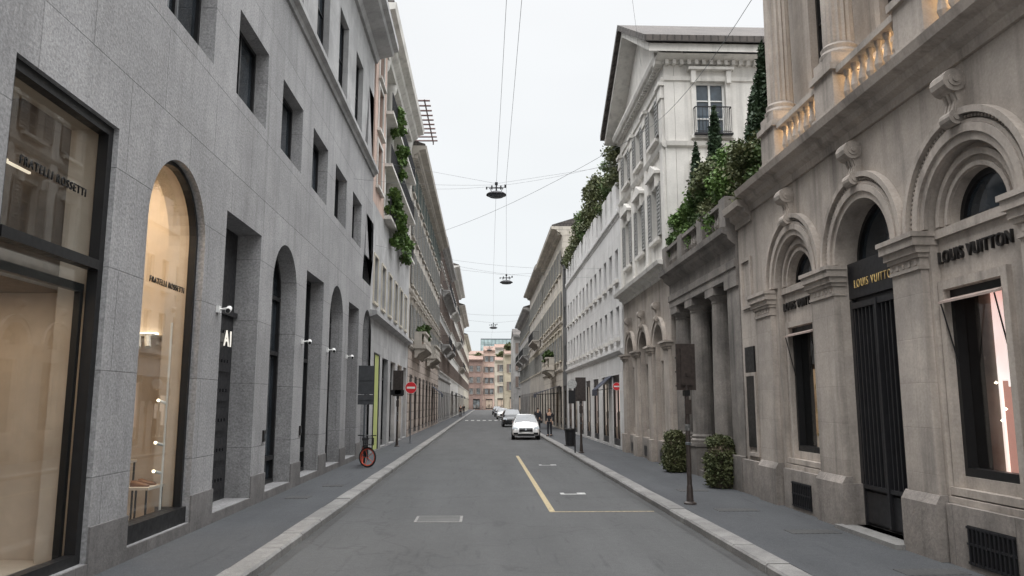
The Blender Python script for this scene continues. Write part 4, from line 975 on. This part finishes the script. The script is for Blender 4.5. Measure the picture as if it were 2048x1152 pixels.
for x, y, z in ((-1.5, 256, 15.8), (5.5, 219, 14.2), (7.0, 176, 13)):
    bl = [(random.uniform(-1.8, 1.8), random.uniform(-1, 1), random.uniform(.8, 2.6), .8, .7, .6) for _ in range(12)]
    bush('roof_terrace_tree', 'distant bushy tree on a roof terrace', 'tree', x, y, z, bl, 900, .35, M['leafo'], 'distant roof terrace trees', 1.4)

# ================================================================ STREET FURNITURE
def tsignal(lab, x, y, rot, h=3.3, w=.38, bh=.98):
    o = thing('traffic_signal', lab, 'traffic signal', (x, y, PZ), rot)
    MB().rev(0, 0, [(.13, 0), (.13, .03), (.075, .06), (.06, .35), (.05, .4), (.045, h-bh+.1)], 12).obj('post', M['post'], o, (0, 0, 0), smooth=False)
    MB().box(-w/2, w/2, h-bh, h, -.02, .02).obj('backboard', M['post'], o, (0, 0, 0))
    hb = MB().box(-w*.36, w*.36, h-bh+.04, h-.04, .021, .16); hb.box(-.06, .06, h-bh-.12, h-bh-.001, -.05, .07)
    for k in range(3): hb.box(-w*.3, w*.3, h-bh+.08+k*.3, h-bh+.11+k*.3, .16, .28)
    hb.obj('housing', M['black'], o, (0, 0, 0))
    hg = MB().box(-w*.3, w*.3, h-bh+.1, h-.1, -.05, -.021); hg.box(-.03, .03, h-bh+.3, h-bh+.36, -.07, -.05); hg.obj('rear_cover', M['post'], o, (0, 0, 0))
    for k, c in enumerate(((.02, .15, .03), (.2, .12, .01), (.2, .01, .01))):
        MB().tube((0, h-bh+.2+k*.3, .161), (0, h-bh+.2+k*.3, .17), .1, 14).obj('lens', plain('lens%d' % k, c, .2), o, (0, 0, 0))
    br = MB().box(-.07, .07, h-bh-.5, h-bh-.2, -.07, -.046); br.obj('junction_box', M['post'], o, (0, 0, 0))
    for z in (1.2, 2.0): MB().rev(0, 0, [(.05, z), (.06, z+.01), (.06, z+.05), (.05, z+.06)], 10).obj('clamp', M['grey_metal'], o, (0, 0, 0))
    MB().rev(0, 0, [(.053, 1.5), (.054, 1.51), (.054, 1.62), (.053, 1.63)], 10).obj('sticker', M['roadlid'], o, (0, 0, 0))
    return o
tsignal('dark traffic signal seen from behind on the pavement edge', 4.28, 16.25, radians(8), 3.32, .42)
o = tsignal('dark traffic signal with sign boards beside the kerb', 4.1, 32.8, radians(-5), 3.15, .44, 1.0)
MB().box(-.52, -.23, 2.05, 2.6, -.06, -.03).obj('sign_board', M['black'], o, (0, 0, 0))
MB().tube((-.36, 2.87, -.03), (-.36, 2.87, 0), .2, 20).obj('sign_disc', M['whiteroad'], o, (0, 0, 0))
MB().rev(-.26, .1, [(.03, 0), (.03, 2.7)], 8).obj('sign_post', M['iron'], o, (0, 0, 0))
def signpost(lab, x, y, boards, h, rot=0):
    o = thing('sign_post', lab, 'road sign', (x, y, PZ), rot)
    MB().rev(0, 0, [(.08, 0), (.08, .03), (.032, .05), (.03, h), (.0, h+.02)], 10).obj('post', M['grey_metal'], o, (0, 0, 0))
    for x0, x1, z0, z1, m in boards:
        b_ = MB().box(x0, x1, z0, z1, -.055, -.035); q = b_.obj('sign_board', m, o, (0, 0, 0))
        MB().box(x0+.04, x1-.04, (z0+z1)/2-.02, (z0+z1)/2+.02, -.07, -.056).obj('bracket', M['board'], q, (0, 0, 0))
    return o
signpost('grey post carrying the dark backs of two sign boards', -4.1, 26.9, [(-.24, .29, 2.37, 3.35, M['board']), (-.24, .29, 2.02, 2.35, M['board'])], 3.35, radians(6))
o = tsignal('black traffic signal with side boards near the wall', -4.2, 38, 0, 3.65, .5, 1.25)
MB().box(-.34, .3, 2.45, 2.7, -.05, -.025).obj('sign_board', M['black'], o, (0, 0, 0))
def noentry(lab, x, y, z, r=.31, wallm=False):
    o = thing('no_entry_sign', lab, 'road sign', (x, y, PZ), group='no entry signs')
    p_ = MB()
    if wallm: p_.tube((0, z-PZ, 0), (.35, z-PZ, .0), .02)
    else: p_.rev(0, 0, [(.08, 0), (.08, .03), (.032, .05), (.03, z+.25), (0, z+.27)], 10)
    p_.obj('post', M['grey_metal'], o, (0, 0, 0)); z = z-PZ
    MB().tube((0, z, -.035), (0, z, -.05), r, 28).obj('rim', M['whitep'], o, (0, 0, 0))
    MB().tube((0, z, -.051), (0, z, -.056), r*.95, 28).obj('disc', M['red'], o, (0, 0, 0))
    MB().box(-r*.7, r*.7, z-r*.17, z+r*.17, -.062, -.057).obj('bar', M['whitep'], o, (0, 0, 0))
noentry('round red no entry sign with white bar on a post', -3.85, 41, 3.0)
noentry('small round red no entry sign fixed beside the facade', 6.05, 35.2, 2.95, .18, True)
o = thing('litter_bin', 'dark ribbed metal litter bin beside the kerb', 'bin', (4.2, 38, PZ))
b = MB().rev(0, 0, [(.2, 0), (.21, .05), (.25, .7), (.28, .74), (.28, .8), (.23, .82)], 20, .04); b.obj('body', M['iron'], o, (0, 0, 0))
MB().rev(0, 0, [(.29, .78), (.29, .83), (.22, .84), (.22, .821)], 20).obj('rim', M['black'], o, (0, 0, 0))
MB().rev(0, 0, [(.27, 0), (.27, .04), (.2, .06)], 20).obj('foot', M['black'], o, (0, 0, -.0))
def awning(lab, F, a0_, a1_, z, pr, mat):
    o = thing('awning', lab, 'awning', F.P((a0_+a1_)/2, z, 0))
    m = MB(F.P).prof(a0_, a1_, [(.03, z+.7), (.06, z+.7), (pr, z+.05), (pr, z-.25), (pr-.02, z-.25), (pr-.02, z+.03)]); m.obj('fabric', mat, o)
    m = MB(F.P)
    for a_ in (a0_+.03, a1_-.03): m.tube((a_, z+.1, .03), (a_, z, pr-.03), .015)
    m.obj('arm', M['iron'], o)
awning('dark blue shop awning over the pavement', FR, 62.5, 66, 2.9, 2.0, M['navy'])
awning('dark shop awning over the pavement', FR, 37, 38.6, 2.8, .8, M['navy'])
awning('dark shop awning over the pavement', FL, 112, 118, 3.2, 1.5, M['navy']); awning('dark shop awning over the pavement', FL, 128, 136, 3.2, 1.5, M['navy']); awning('dark shop awning over the pavement', FL, 70, 73, 3.0, .9, M['navy'])
for F, a_, z in ((FL, 53.5, 6.9), (FR, 68, 6.1)):
    x, y, zz = F.P(a_, z-.99, .55)
    c = thing('potted_plant', 'clipped green plant in a pot on the stone balcony', 'plant', (x, y, zz+.01)); MB().rev(0, 0, [(.2, 0), (.28, .4), (.3, .45), (.2, .45)], 10).obj('pot', M['pink'], c, (0, 0, 0))
    bl = [(random.uniform(-.2, .2), random.uniform(-.7, .7), random.uniform(.7, 1.5), .32, .35, .3) for _ in range(9)]
    leaves('foliage', bl, 1500, .13, M['leaf'], c, (0, 0, 0))

# bicycle (local: length along y, front at -y)
o = thing('bicycle', 'dark hire bicycle with orange wheels leaning by the wall', 'bicycle', (-3.92, 26.15, PZ), radians(16))
R_ = .3
def wheel(y, rot, nm='wheel'):
    w = MB().torus((0, R_+.03, y), R_, .028, seg=28, rot=rot).obj('wheel', M['rubber'], o, (0, 0, 0))
    MB().torus((0, R_+.03, y), R_-.035, .020, seg=28, rot=rot).obj('rim', M['orange'], w, (0, 0, 0))
    s = MB()
    for k in range(5):
        t = 2*pi*k/5; dy = cos(t)*(R_-.04)
        s.tube((0, R_+.03, y), (-dy*sin(rot), R_+.03+sin(t)*(R_-.04), y+dy*cos(rot)), .011, 4)
    s.obj('spokes', M['orange'], w, (0, 0, 0)); return w
wheel(-.55, radians(50)); wheel(.5, 0)
f = MB(); f.tube((0, .35, .5), (0, .3, 0), .022); f.tube((0, .3, 0), (0, .75, .12), .022); f.tube((0, .75, .12), (0, .35, .5), .016); f.tube((0, .3, 0), (0, .7, -.38), .03); f.tube((0, .33, -.55), (0, .9, -.36), .022); f.tube((0, .9, -.36), (0, 1.0, -.34), .015)
f.obj('bicycle_frame', M['black'], o, (0, 0, 0))
f = MB(); f.tube((-.28, 1.02, -.2), (-.1, 1.02, -.36), .016); f.tube((.28, 1.02, -.46), (.1, 1.0, -.36), .016); f.tube((-.1, 1.02, -.36), (.1, 1.0, -.36), .016); f.obj('handlebar', M['black'], o, (0, 0, 0))
f = MB(); f.box(-.16, .16, .72, .74, -.75, -.5)
for k in range(6):
    f.box(-.16+k*.06, -.15+k*.06, .74, .95, -.75, -.745); f.box(-.16+k*.06, -.15+k*.06, .74, .95, -.505, -.5)
f.box(-.16, .16, .94, .955, -.755, -.745); f.box(-.16, .16, .94, .955, -.505, -.495); f.box(-.165, -.155, .74, .955, -.75, -.5); f.box(.155, .165, .74, .955, -.75, -.5)
f.obj('basket', M['black'], o, (0, 0, 0))
MB().prof(-.09, .09, [(.0, .85), (.27, .83), (.3, .9), (.15, .92), (.0, .9)]).obj('saddle', M['rubber'], o, (0, 0, 0))
MB().rev(0, .12, [(.015, .72), (.015, .86)], 6).obj('seat_post', M['grey_metal'], o, (0, 0, 0))
MB().torus((.06, .3, 0), .09, .012, seg=14).tube((.06, .3, 0), (.14, .16, .03), .01).tube((-.04, .3, 0), (-.14, .44, -.03), .01).obj('crank', M['grey_metal'], o, (0, 0, 0))
MB().torus((0, R_+.03, .5), R_+.045, .012, seg=20).obj('mudguard', M['black'], o, (0, 0, 0))

# ------------------------------------------------------------ cars
def car(lab, x, y, paint, rot=0, W_=1.74, Lc=4.0, Hc=1.46):
    o = thing('parked_car', lab, 'car', (x, y, 0), rot, group='cars parked along the kerb')
    sx, sy, sz = W_/1.74, Lc/4.0, Hc/1.46
    st = [(-2.0, .60, .30, .55, .60, .45), (-1.95, .74, .22, .62, .68, .55), (-1.8, .83, .19, .70, .77, .62), (-1.45, .865, .18, .80, .89, .68), (-1.0, .87, .18, .89, .98, .70), (-.62, .87, .18, .93, 1.20, .645), (-.25, .87, .18, .95, 1.39, .59), (.2, .87, .18, .96, 1.46, .58), (.9, .87, .18, .97, 1.45, .57), (1.45, .86, .19, .98, 1.36, .56), (1.8, .84, .22, .97, 1.12, .62), (1.93, .80, .26, .93, .97, .62), (2.0, .70, .32, .80, .84, .55)]
    vs, fs = [], []
    for (yy, hw, zb, zt, zr, rw) in st:
        half = [(hw*.9, zb), (hw, zb+.1), (hw*1.0, (zb+zt)/2), (hw*.965, zt), (rw, max(zr-.06, zt+.005)), (rw*.8, zr)]
        ring = [(a_, b_) for a_, b_ in half]+[(-a_, b_) for a_, b_ in reversed(half)]
        vs += [(a_*sx, b_*sz, yy*sy) for a_, b_ in ring]
    k = 12
    for j in range(len(st)-1):
        for i in range(k): fs.append((j*k+i, j*k+(i+1) % k, (j+1)*k+(i+1) % k, (j+1)*k+i))
    fs += [tuple(range(k)), tuple(range((len(st)-1)*k, len(st)*k))]
    m = MB(); m.add(vs, fs); body = m.obj('body', paint, o, (0, 0, 0), smooth=True)
    md = body.modifiers.new('s', 'SUBSURF'); md.levels = 1; md.render_levels = 2
    g = MB()
    g.add([(-.70*sx, .985*sz, -1.02*sy), (.70*sx, .985*sz, -1.02*sy), (.55*sx, 1.41*sz, -.29*sy), (-.55*sx, 1.41*sz, -.29*sy)], [(0, 1, 2, 3)])
    g.obj('windscreen', M['glass'], o, (0, 0, 0), recalc=False)
    g = MB(); g.add([(-.58*sx, 1.03*sz, 1.90*sy), (.58*sx, 1.03*sz, 1.90*sy), (.5*sx, 1.36*sz, 1.5*sy), (-.5*sx, 1.36*sz, 1.5*sy)], [(0, 1, 2, 3)]); g.obj('rear_window', M['glass'], o, (0, 0, 0), recalc=False)
    for q in (-1, 1):
        g = MB(); g.add([(q*.855*sx, .98*sz, -.8*sy), (q*.86*sx, 1.0*sz, 1.5*sy), (q*.62*sx, 1.37*sz, 1.25*sy), (q*.625*sx, 1.38*sz, -.2*sy)], [(0, 1, 2, 3)]); g.obj('side_window', M['glass'], o, (0, 0, 0), recalc=False)
        g = MB(); g.add([(q*.50*sx, .70*sz, -1.92*sy), (q*.80*sx, .72*sz, -1.76*sy), (q*.83*sx, .62*sz, -1.86*sy), (q*.52*sx, .57*sz, -2.0*sy), (q*.48*sx, .70*sz, -1.8*sy), (q*.78*sx, .78*sz, -1.6*sy), (q*.8*sx, .6*sz, -1.6*sy), (q*.5*sx, .57*sz, -1.7*sy)], [(0, 1, 2, 3), (4, 5, 6, 7), (0, 1, 5, 4), (2, 3, 7, 6), (1, 2, 6, 5), (0, 3, 7, 4)]); g.obj('headlight', M['headlight'], o, (0, 0, 0))
        g = MB().box(q*.75*sx-.06, q*.75*sx+.06, .75*sz, .95*sz, 1.86*sy, 1.95*sy).obj('tail_light', M['red'], o, (0, 0, 0))
        g = MB().box(q*.97*sx-.1, q*.97*sx+.1, .93*sz, 1.07*sz, -.78*sy, -.66*sy).tube((q*.84*sx, .95*sz, -.68*sy), (q*.93*sx, .98*sz, -.7*sy), .03); g.obj('wing_mirror', M['black'], o, (0, 0, 0))
        g = MB().box(q*.62*sx-.14, q*.62*sx+.14, .30*sz, .42*sz, -1.99*sy, -1.9*sy).obj('fog_light', M['black'], o, (0, 0, 0))
        for yy in (-1.28, 1.22):
            w = MB().tube((q*.68*sx, .31, yy*sy), (q*.885*sx, .31, yy*sy), .315, 20).obj('wheel', M['rubber'], o, (0, 0, 0))
            r = MB().tube((q*.886*sx, .31, yy*sy), (q*.895*sx, .31, yy*sy), .2, 10); r.obj('rim', M['headlight'], w, (0, 0, 0))
            MB().torus((q*.865*sx, .33, yy*sy), .345, .03, seg=20).obj('wheel_arch', M['rubber'], w, (0, 0, 0))
    MB().prof(-.42*sx, .42*sx, [(-2.04*sy, .46*sz), (-2.04*sy, .60*sz), (-1.97*sy, .68*sz), (-1.9*sy, .46*sz)]).obj('grille', M['black'], o, (0, 0, 0))
    MB().box(-.5*sx, .5*sx, .24*sz, .35*sz, -2.01*sy, -1.9*sy).obj('air_intake', M['black'], o, (0, 0, 0))
    MB().box(-.26, .26, .37*sz, .46*sz, -2.055*sy, -2.035*sy).obj('number_plate', M['whitep'], o, (0, 0, 0))
    MB().box(-.05, .05, .55*sz, .66*sz, -2.06*sy, -2.02*sy).obj('badge', M['headlight'], o, (0, 0, 0))
    return o
car('white compact hatchback parked at the kerb', 2.6, 48.9, M['carwhite'], radians(-2), 1.70, 3.9, 1.53)
car('black estate car parked at the kerb', 2.65, 74, M['carblack'], 0, 1.85, 4.6, 1.65)
car('small white car parked in the row', 2.65, 108, M['carwhite'], 0, 1.74, 4.1, 1.5)
car('grey car parked in the row', 2.6, 128, M['cargrey'], 0, 1.8, 4.4, 1.5)
car('dark car parked at the far end of the row', 2.5, 150, M['carblack'], 0, 1.8, 4.4, 1.6)

# ------------------------------------------------------------ people
def skin(name, verts, edges, root=0):
    me = bpy.data.meshes.new(name); me.from_pydata([v[:3] for v in verts], edges, [])
    ob = bpy.data.objects.new(name, me); COL.objects.link(ob)
    md = ob.modifiers.new('k', 'SKIN'); md.use_smooth_shade = True
    for i, v in enumerate(verts):
        sv = me.skin_vertices[0].data[i]; sv.radius = (v[3], v[4] if len(v) > 4 else v[3]); sv.use_root = (i == root)
    ob.modifiers.new('s', 'SUBSURF').levels = 2
    bpy.context.view_layer.update()
    out = bpy.data.meshes.new_from_object(ob.evaluated_get(bpy.context.evaluated_depsgraph_get()))
    bpy.data.objects.remove(ob); out.name = name; return out
def arm(sd, grow=0):
    return [(sd*.18, 0, 1.43, .058+grow), (sd*.235, .03, 1.17, .044+grow), (sd*.225, -.04, .93, .03+grow)]
bv = [(0, 0, .95, .14, .11), (0, 0, 1.16, .12, .10), (0, .0, 1.38, .15, .105), (0, .01, 1.49, .055), (0, 0, 1.56, .06), (0, -.01, 1.64, .08, .095), (0, 0, 1.73, .06, .07), (0, -.115, 1.635, .014)]
be = [(0, 1), (1, 2), (2, 3), (3, 4), (4, 5), (5, 6), (5, 7)]
for sd in (-1, 1):
    i0 = len(bv); bv += arm(sd); be += [(2, i0), (i0, i0+1), (i0+1, i0+2)]
    ip = len(bv); bv.append((sd*.225, -.07, .86, .035, .018)); be.append((i0+2, ip))
    for k, (dx, ln) in enumerate(((-.03, .07), (-.01, .085), (.01, .08), (.03, .06))):
        j = len(bv); bv += [(sd*.225+dx*.3, -.08+dx, .82, .009), (sd*.22+dx*.3, -.09+dx, .82-ln*.55, .008), (sd*.21+dx*.3, -.085+dx, .82-ln, .007)]; be += [(ip, j), (j, j+1), (j+1, j+2)]
    j = len(bv); bv += [(sd*.2, -.1, .86, .010), (sd*.19, -.115, .82, .008)]; be += [(ip, j), (j, j+1)]
    h = len(bv); bv += [(sd*.09, 0, .88, .085), (sd*.1, -.01, .5, .055), (sd*.105, .02, .1, .038), (sd*.115, -.13, .035, .032)]; be += [(0, h), (h, h+1), (h+1, h+2), (h+2, h+3)]
body_me = skin('body', bv, be)
jv = [(0, 0, .88, .155, .125), (0, 0, 1.16, .14, .12), (0, 0, 1.38, .165, .12), (0, .01, 1.48, .07)]; je = [(0, 1), (1, 2), (2, 3)]
for sd in (-1, 1):
    i0 = len(jv); jv += arm(sd, .018); je += [(2, i0), (i0, i0+1), (i0+1, i0+2)]
jk = skin('jacket', jv, je, 1)
tv = [(0, 0, .95, .135, .115)]; te = []
for sd in (-1, 1):
    h = len(tv); tv += [(sd*.09, 0, .86, .095), (sd*.1, -.01, .5, .07), (sd*.105, .015, .09, .055)]; te += [(0, h), (h, h+1), (h+1, h+2)]
tr = skin('trousers', tv, te)
hr = skin('hair', [(0, .03, 1.62, .07, .08), (0, .02, 1.70, .088, .1), (0, .0, 1.76, .05, .06)], [(0, 1), (1, 2)])
for me, mt in ((body_me, 'skin'), (jk, 'suit'), (tr, 'suit'), (hr, 'hair')): me.materials.clear(); me.materials.append(M[mt])
def person(lab, x, y, rot, z=PZ):
    p_ = thing('person', lab, 'person', (x, y, z), rot)
    b_ = link('body', body_me, p_); link('jacket', jk, b_); link('trousers', tr, b_); link('hair', hr, b_)
    for sd in (-1, 1):
        MB().prof(sd*.115-.05, sd*.115+.05, [(-.2, 0), (.08, 0), (.08, .09), (-.02, .1), (-.17, .06), (-.2, .03)]).obj('shoe', M['rubber'], b_, (0, 0, 0))
        MB().rev(sd*.03, -.103, [(.0, 1.648), (.01, 1.655), (0, 1.662)], 6).obj('eye', M['black'], b_, (0, 0, 0))
person('standing person in a dark suit beside the parked car', 4.15, 49.2, radians(-25))
person('person in dark clothes standing behind the parked car', 3.9, 56, radians(160))
person('person in dark clothes on the far pavement', -3.6, 120, radians(20)); person('person in dark clothes walking far along the street', -3.9, 150, radians(170))

# ------------------------------------------------------------ cables and lamps
def cable(pts, r=.012, sag=0, lab='thin overhead cable strung across the street', grp='overhead cables', mat='cable'):
    P_ = []
    for (p, q) in zip(pts[:-1], pts[1:]):
        for i in range(13):
            t = i/12; v = Vector(p).lerp(Vector(q), t); v.z -= sag*4*t*(1-t); P_.append(v)
    o = thing('overhead_cable', lab, 'cable', tuple(P_[0]), group=grp)
    m = MB()
    for a_, b_ in zip(P_[:-1], P_[1:]):
        a2 = a_-P_[0]; b2 = b_-P_[0]; m.tube((a2.x, a2.z, a2.y), (b2.x, b2.z, b2.y), r, 4)
    m.obj('wire', M[mat], o, (0, 0, 0))
def lamp(x, y, z, s=1.0):
    o = thing('hanging_street_lamp', 'dark disc street lamp hanging from overhead cables', 'street lamp', (x, y, z), group='hanging street lamps')
    MB().rev(0, 0, [(.0, .12*s), (.1*s, .12*s), (.34*s, .04*s), (.42*s, -.02*s), (.43*s, -.06*s), (.38*s, -.07*s)], 24).obj('lamp_shade', M['iron'], o, (0, 0, 0), smooth=False)
    MB().rev(0, 0, [(.36*s, -.071*s), (.3*s, -.13*s), (.0, -.15*s)], 24).obj('lens', M['grey_metal'], o, (0, 0, 0))
    h = MB().rev(0, 0, [(.03, .12*s), (.03, .42*s)], 6); h.box(-.3*s, .3*s, .24*s, .27*s, -.02, .02); h.box(-.22*s, -.16*s, .2*s, .36*s, -.04, .04); h.box(.16*s, .22*s, .2*s, .36*s, -.04, .04); h.box(.34*s, .42*s, .28*s, .4*s, -.05, .05); h.tube((-.3*s, .27*s, 0), (-.16*s, .05*s, 0), .012); h.tube((.3*s, .27*s, 0), (.16*s, .05*s, 0), .012); h.box(-.06, .06, .4*s, .5*s, -.06, .06); h.box(-.44*s, -.38*s, .2*s, .3*s, -.04, .04); h.tube((-.41*s, .27*s, 0), (.38*s, .3*s, 0), .01)
    h.obj('hanger', M['iron'], o, (0, 0, 0))
lamp(.45, 30, 10.52, .95); lamp(1.5, 52.5, 10.5, 1.05); lamp(1.0, 85, 10.5, 1.05); lamp(.8, 120, 10.4, 1.05)
cable([(.45, 3, 11.1), (.45, 30, 10.95), (.6, 52, 10.9), (1.0, 85, 10.95), (.8, 120, 10.8)], .007)
cable([(.75, 3, 11.2), (.85, 30, 11.1), (1.5, 52.5, 10.95)], .007)
cable([(XL, 29, 11.6), (.45, 30, 10.95), (XR, 31, 12.2)], .005); cable([(XL, 51, 11.4), (1.5, 52.5, 10.98), (XR, 54, 11.6)], .008); cable([(XL, 84, 11.5), (1, 85, 11.0), (XR, 86, 11.6)], .011)
cable([(XL, 27, 10.2), (.45, 30, 10.9)], .005, .1)
cable([(XL, 45, 15), (XR, 35, 13.5)], .006, .5); cable([(XL, 40, 10.2), (XR, 43, 9.3)], .006, .5); cable([(XL, 33, 9), (XR, 36, 8.6)], .005, .4)
cable([(XR-.3, 13.5, 11.2), (XR-.5, 26, 11.8), (XL, 48, 12.4)], .007, .5, 'dark sagging overhead cable running to the store corner', mat='grey_metal')
cable([(XL, 60, 9.6), (XR, 58, 9.2)], .009, .5); cable([(XL, 72, 9.2), (XR, 70, 9.0)], .009, .4); cable([(1.2, 8, 11.5), (XR-.6, 26, 14.2)], .005, .2)

# ================================================================ WORLD, SUN, CAMERA
w = bpy.data.worlds.new('World'); scene.world = w; w.use_nodes = True; nt = w.node_tree; nt.nodes.clear(); L = nt.links.new
out = N(nt, 'ShaderNodeOutputWorld'); bg = N(nt, 'ShaderNodeBackground'); L(bg.outputs[0], out.inputs[0])
tc = N(nt, 'ShaderNodeTexCoord'); sep = N(nt, 'ShaderNodeSeparateXYZ'); L(tc.outputs['Generated'], sep.inputs[0])
rp = N(nt, 'ShaderNodeValToRGB'); L(sep.outputs[2], rp.inputs[0])
e = rp.color_ramp.elements; e[0].position = 0; e[0].color = (.78, .83, .85, 1); e[1].position = 1; e[1].color = (.985, .985, .995, 1)
x = e.new(.22); x.color = (.87, .90, .915, 1); x = e.new(.5); x.color = (.935, .95, .965, 1)
boost = MR(nt, sep.outputs[2], .5, 1.0, 1.0, 7.0)
cl = MR(nt, NOISE(nt, VSCALE(nt, tc.outputs['Generated'], (1, 1, 3)), 1.6, 4), .3, .7, .97, 1.03)
vs = N(nt, 'ShaderNodeVectorMath', operation='SCALE'); L(rp.outputs[0], vs.inputs[0]); L(MATH(nt, 'MULTIPLY', boost, cl), vs.inputs['Scale'])
sky = N(nt, 'ShaderNodeTexSky'); sky.sky_type = 'NISHITA'; sky.sun_disc = False; sky.sun_elevation = radians(50); sky.sun_rotation = radians(200)
s2 = N(nt, 'ShaderNodeVectorMath', operation='SCALE'); L(sky.outputs[0], s2.inputs[0]); s2.inputs['Scale'].default_value = .004
ad = N(nt, 'ShaderNodeVectorMath', operation='ADD'); L(vs.outputs[0], ad.inputs[0]); L(s2.outputs[0], ad.inputs[1])
L(ad.outputs[0], bg.inputs[0]); bg.inputs[1].default_value = 1.0
sl = bpy.data.lights.new('sun', 'SUN'); sl.energy = .8; sl.angle = radians(35); sl.color = (1, .97, .93)
so = bpy.data.objects.new('sun', sl); so.rotation_euler = (radians(38), radians(-14), 0); COL.objects.link(so); so.location = (0, 0, 40)
cd = bpy.data.cameras.new('camera'); cd.lens = 27.0; cd.sensor_width = 36; cd.clip_end = 3000; cd.clip_start = .1
co = bpy.data.objects.new('camera', cd); co.location = (0, 0, 2.2); co.rotation_euler = (radians(90+8.52), 0, radians(-2.065)); COL.objects.link(co); scene.camera = co
scene.view_settings.view_transform = 'Standard'; scene.view_settings.look = 'None'; scene.view_settings.exposure = 0
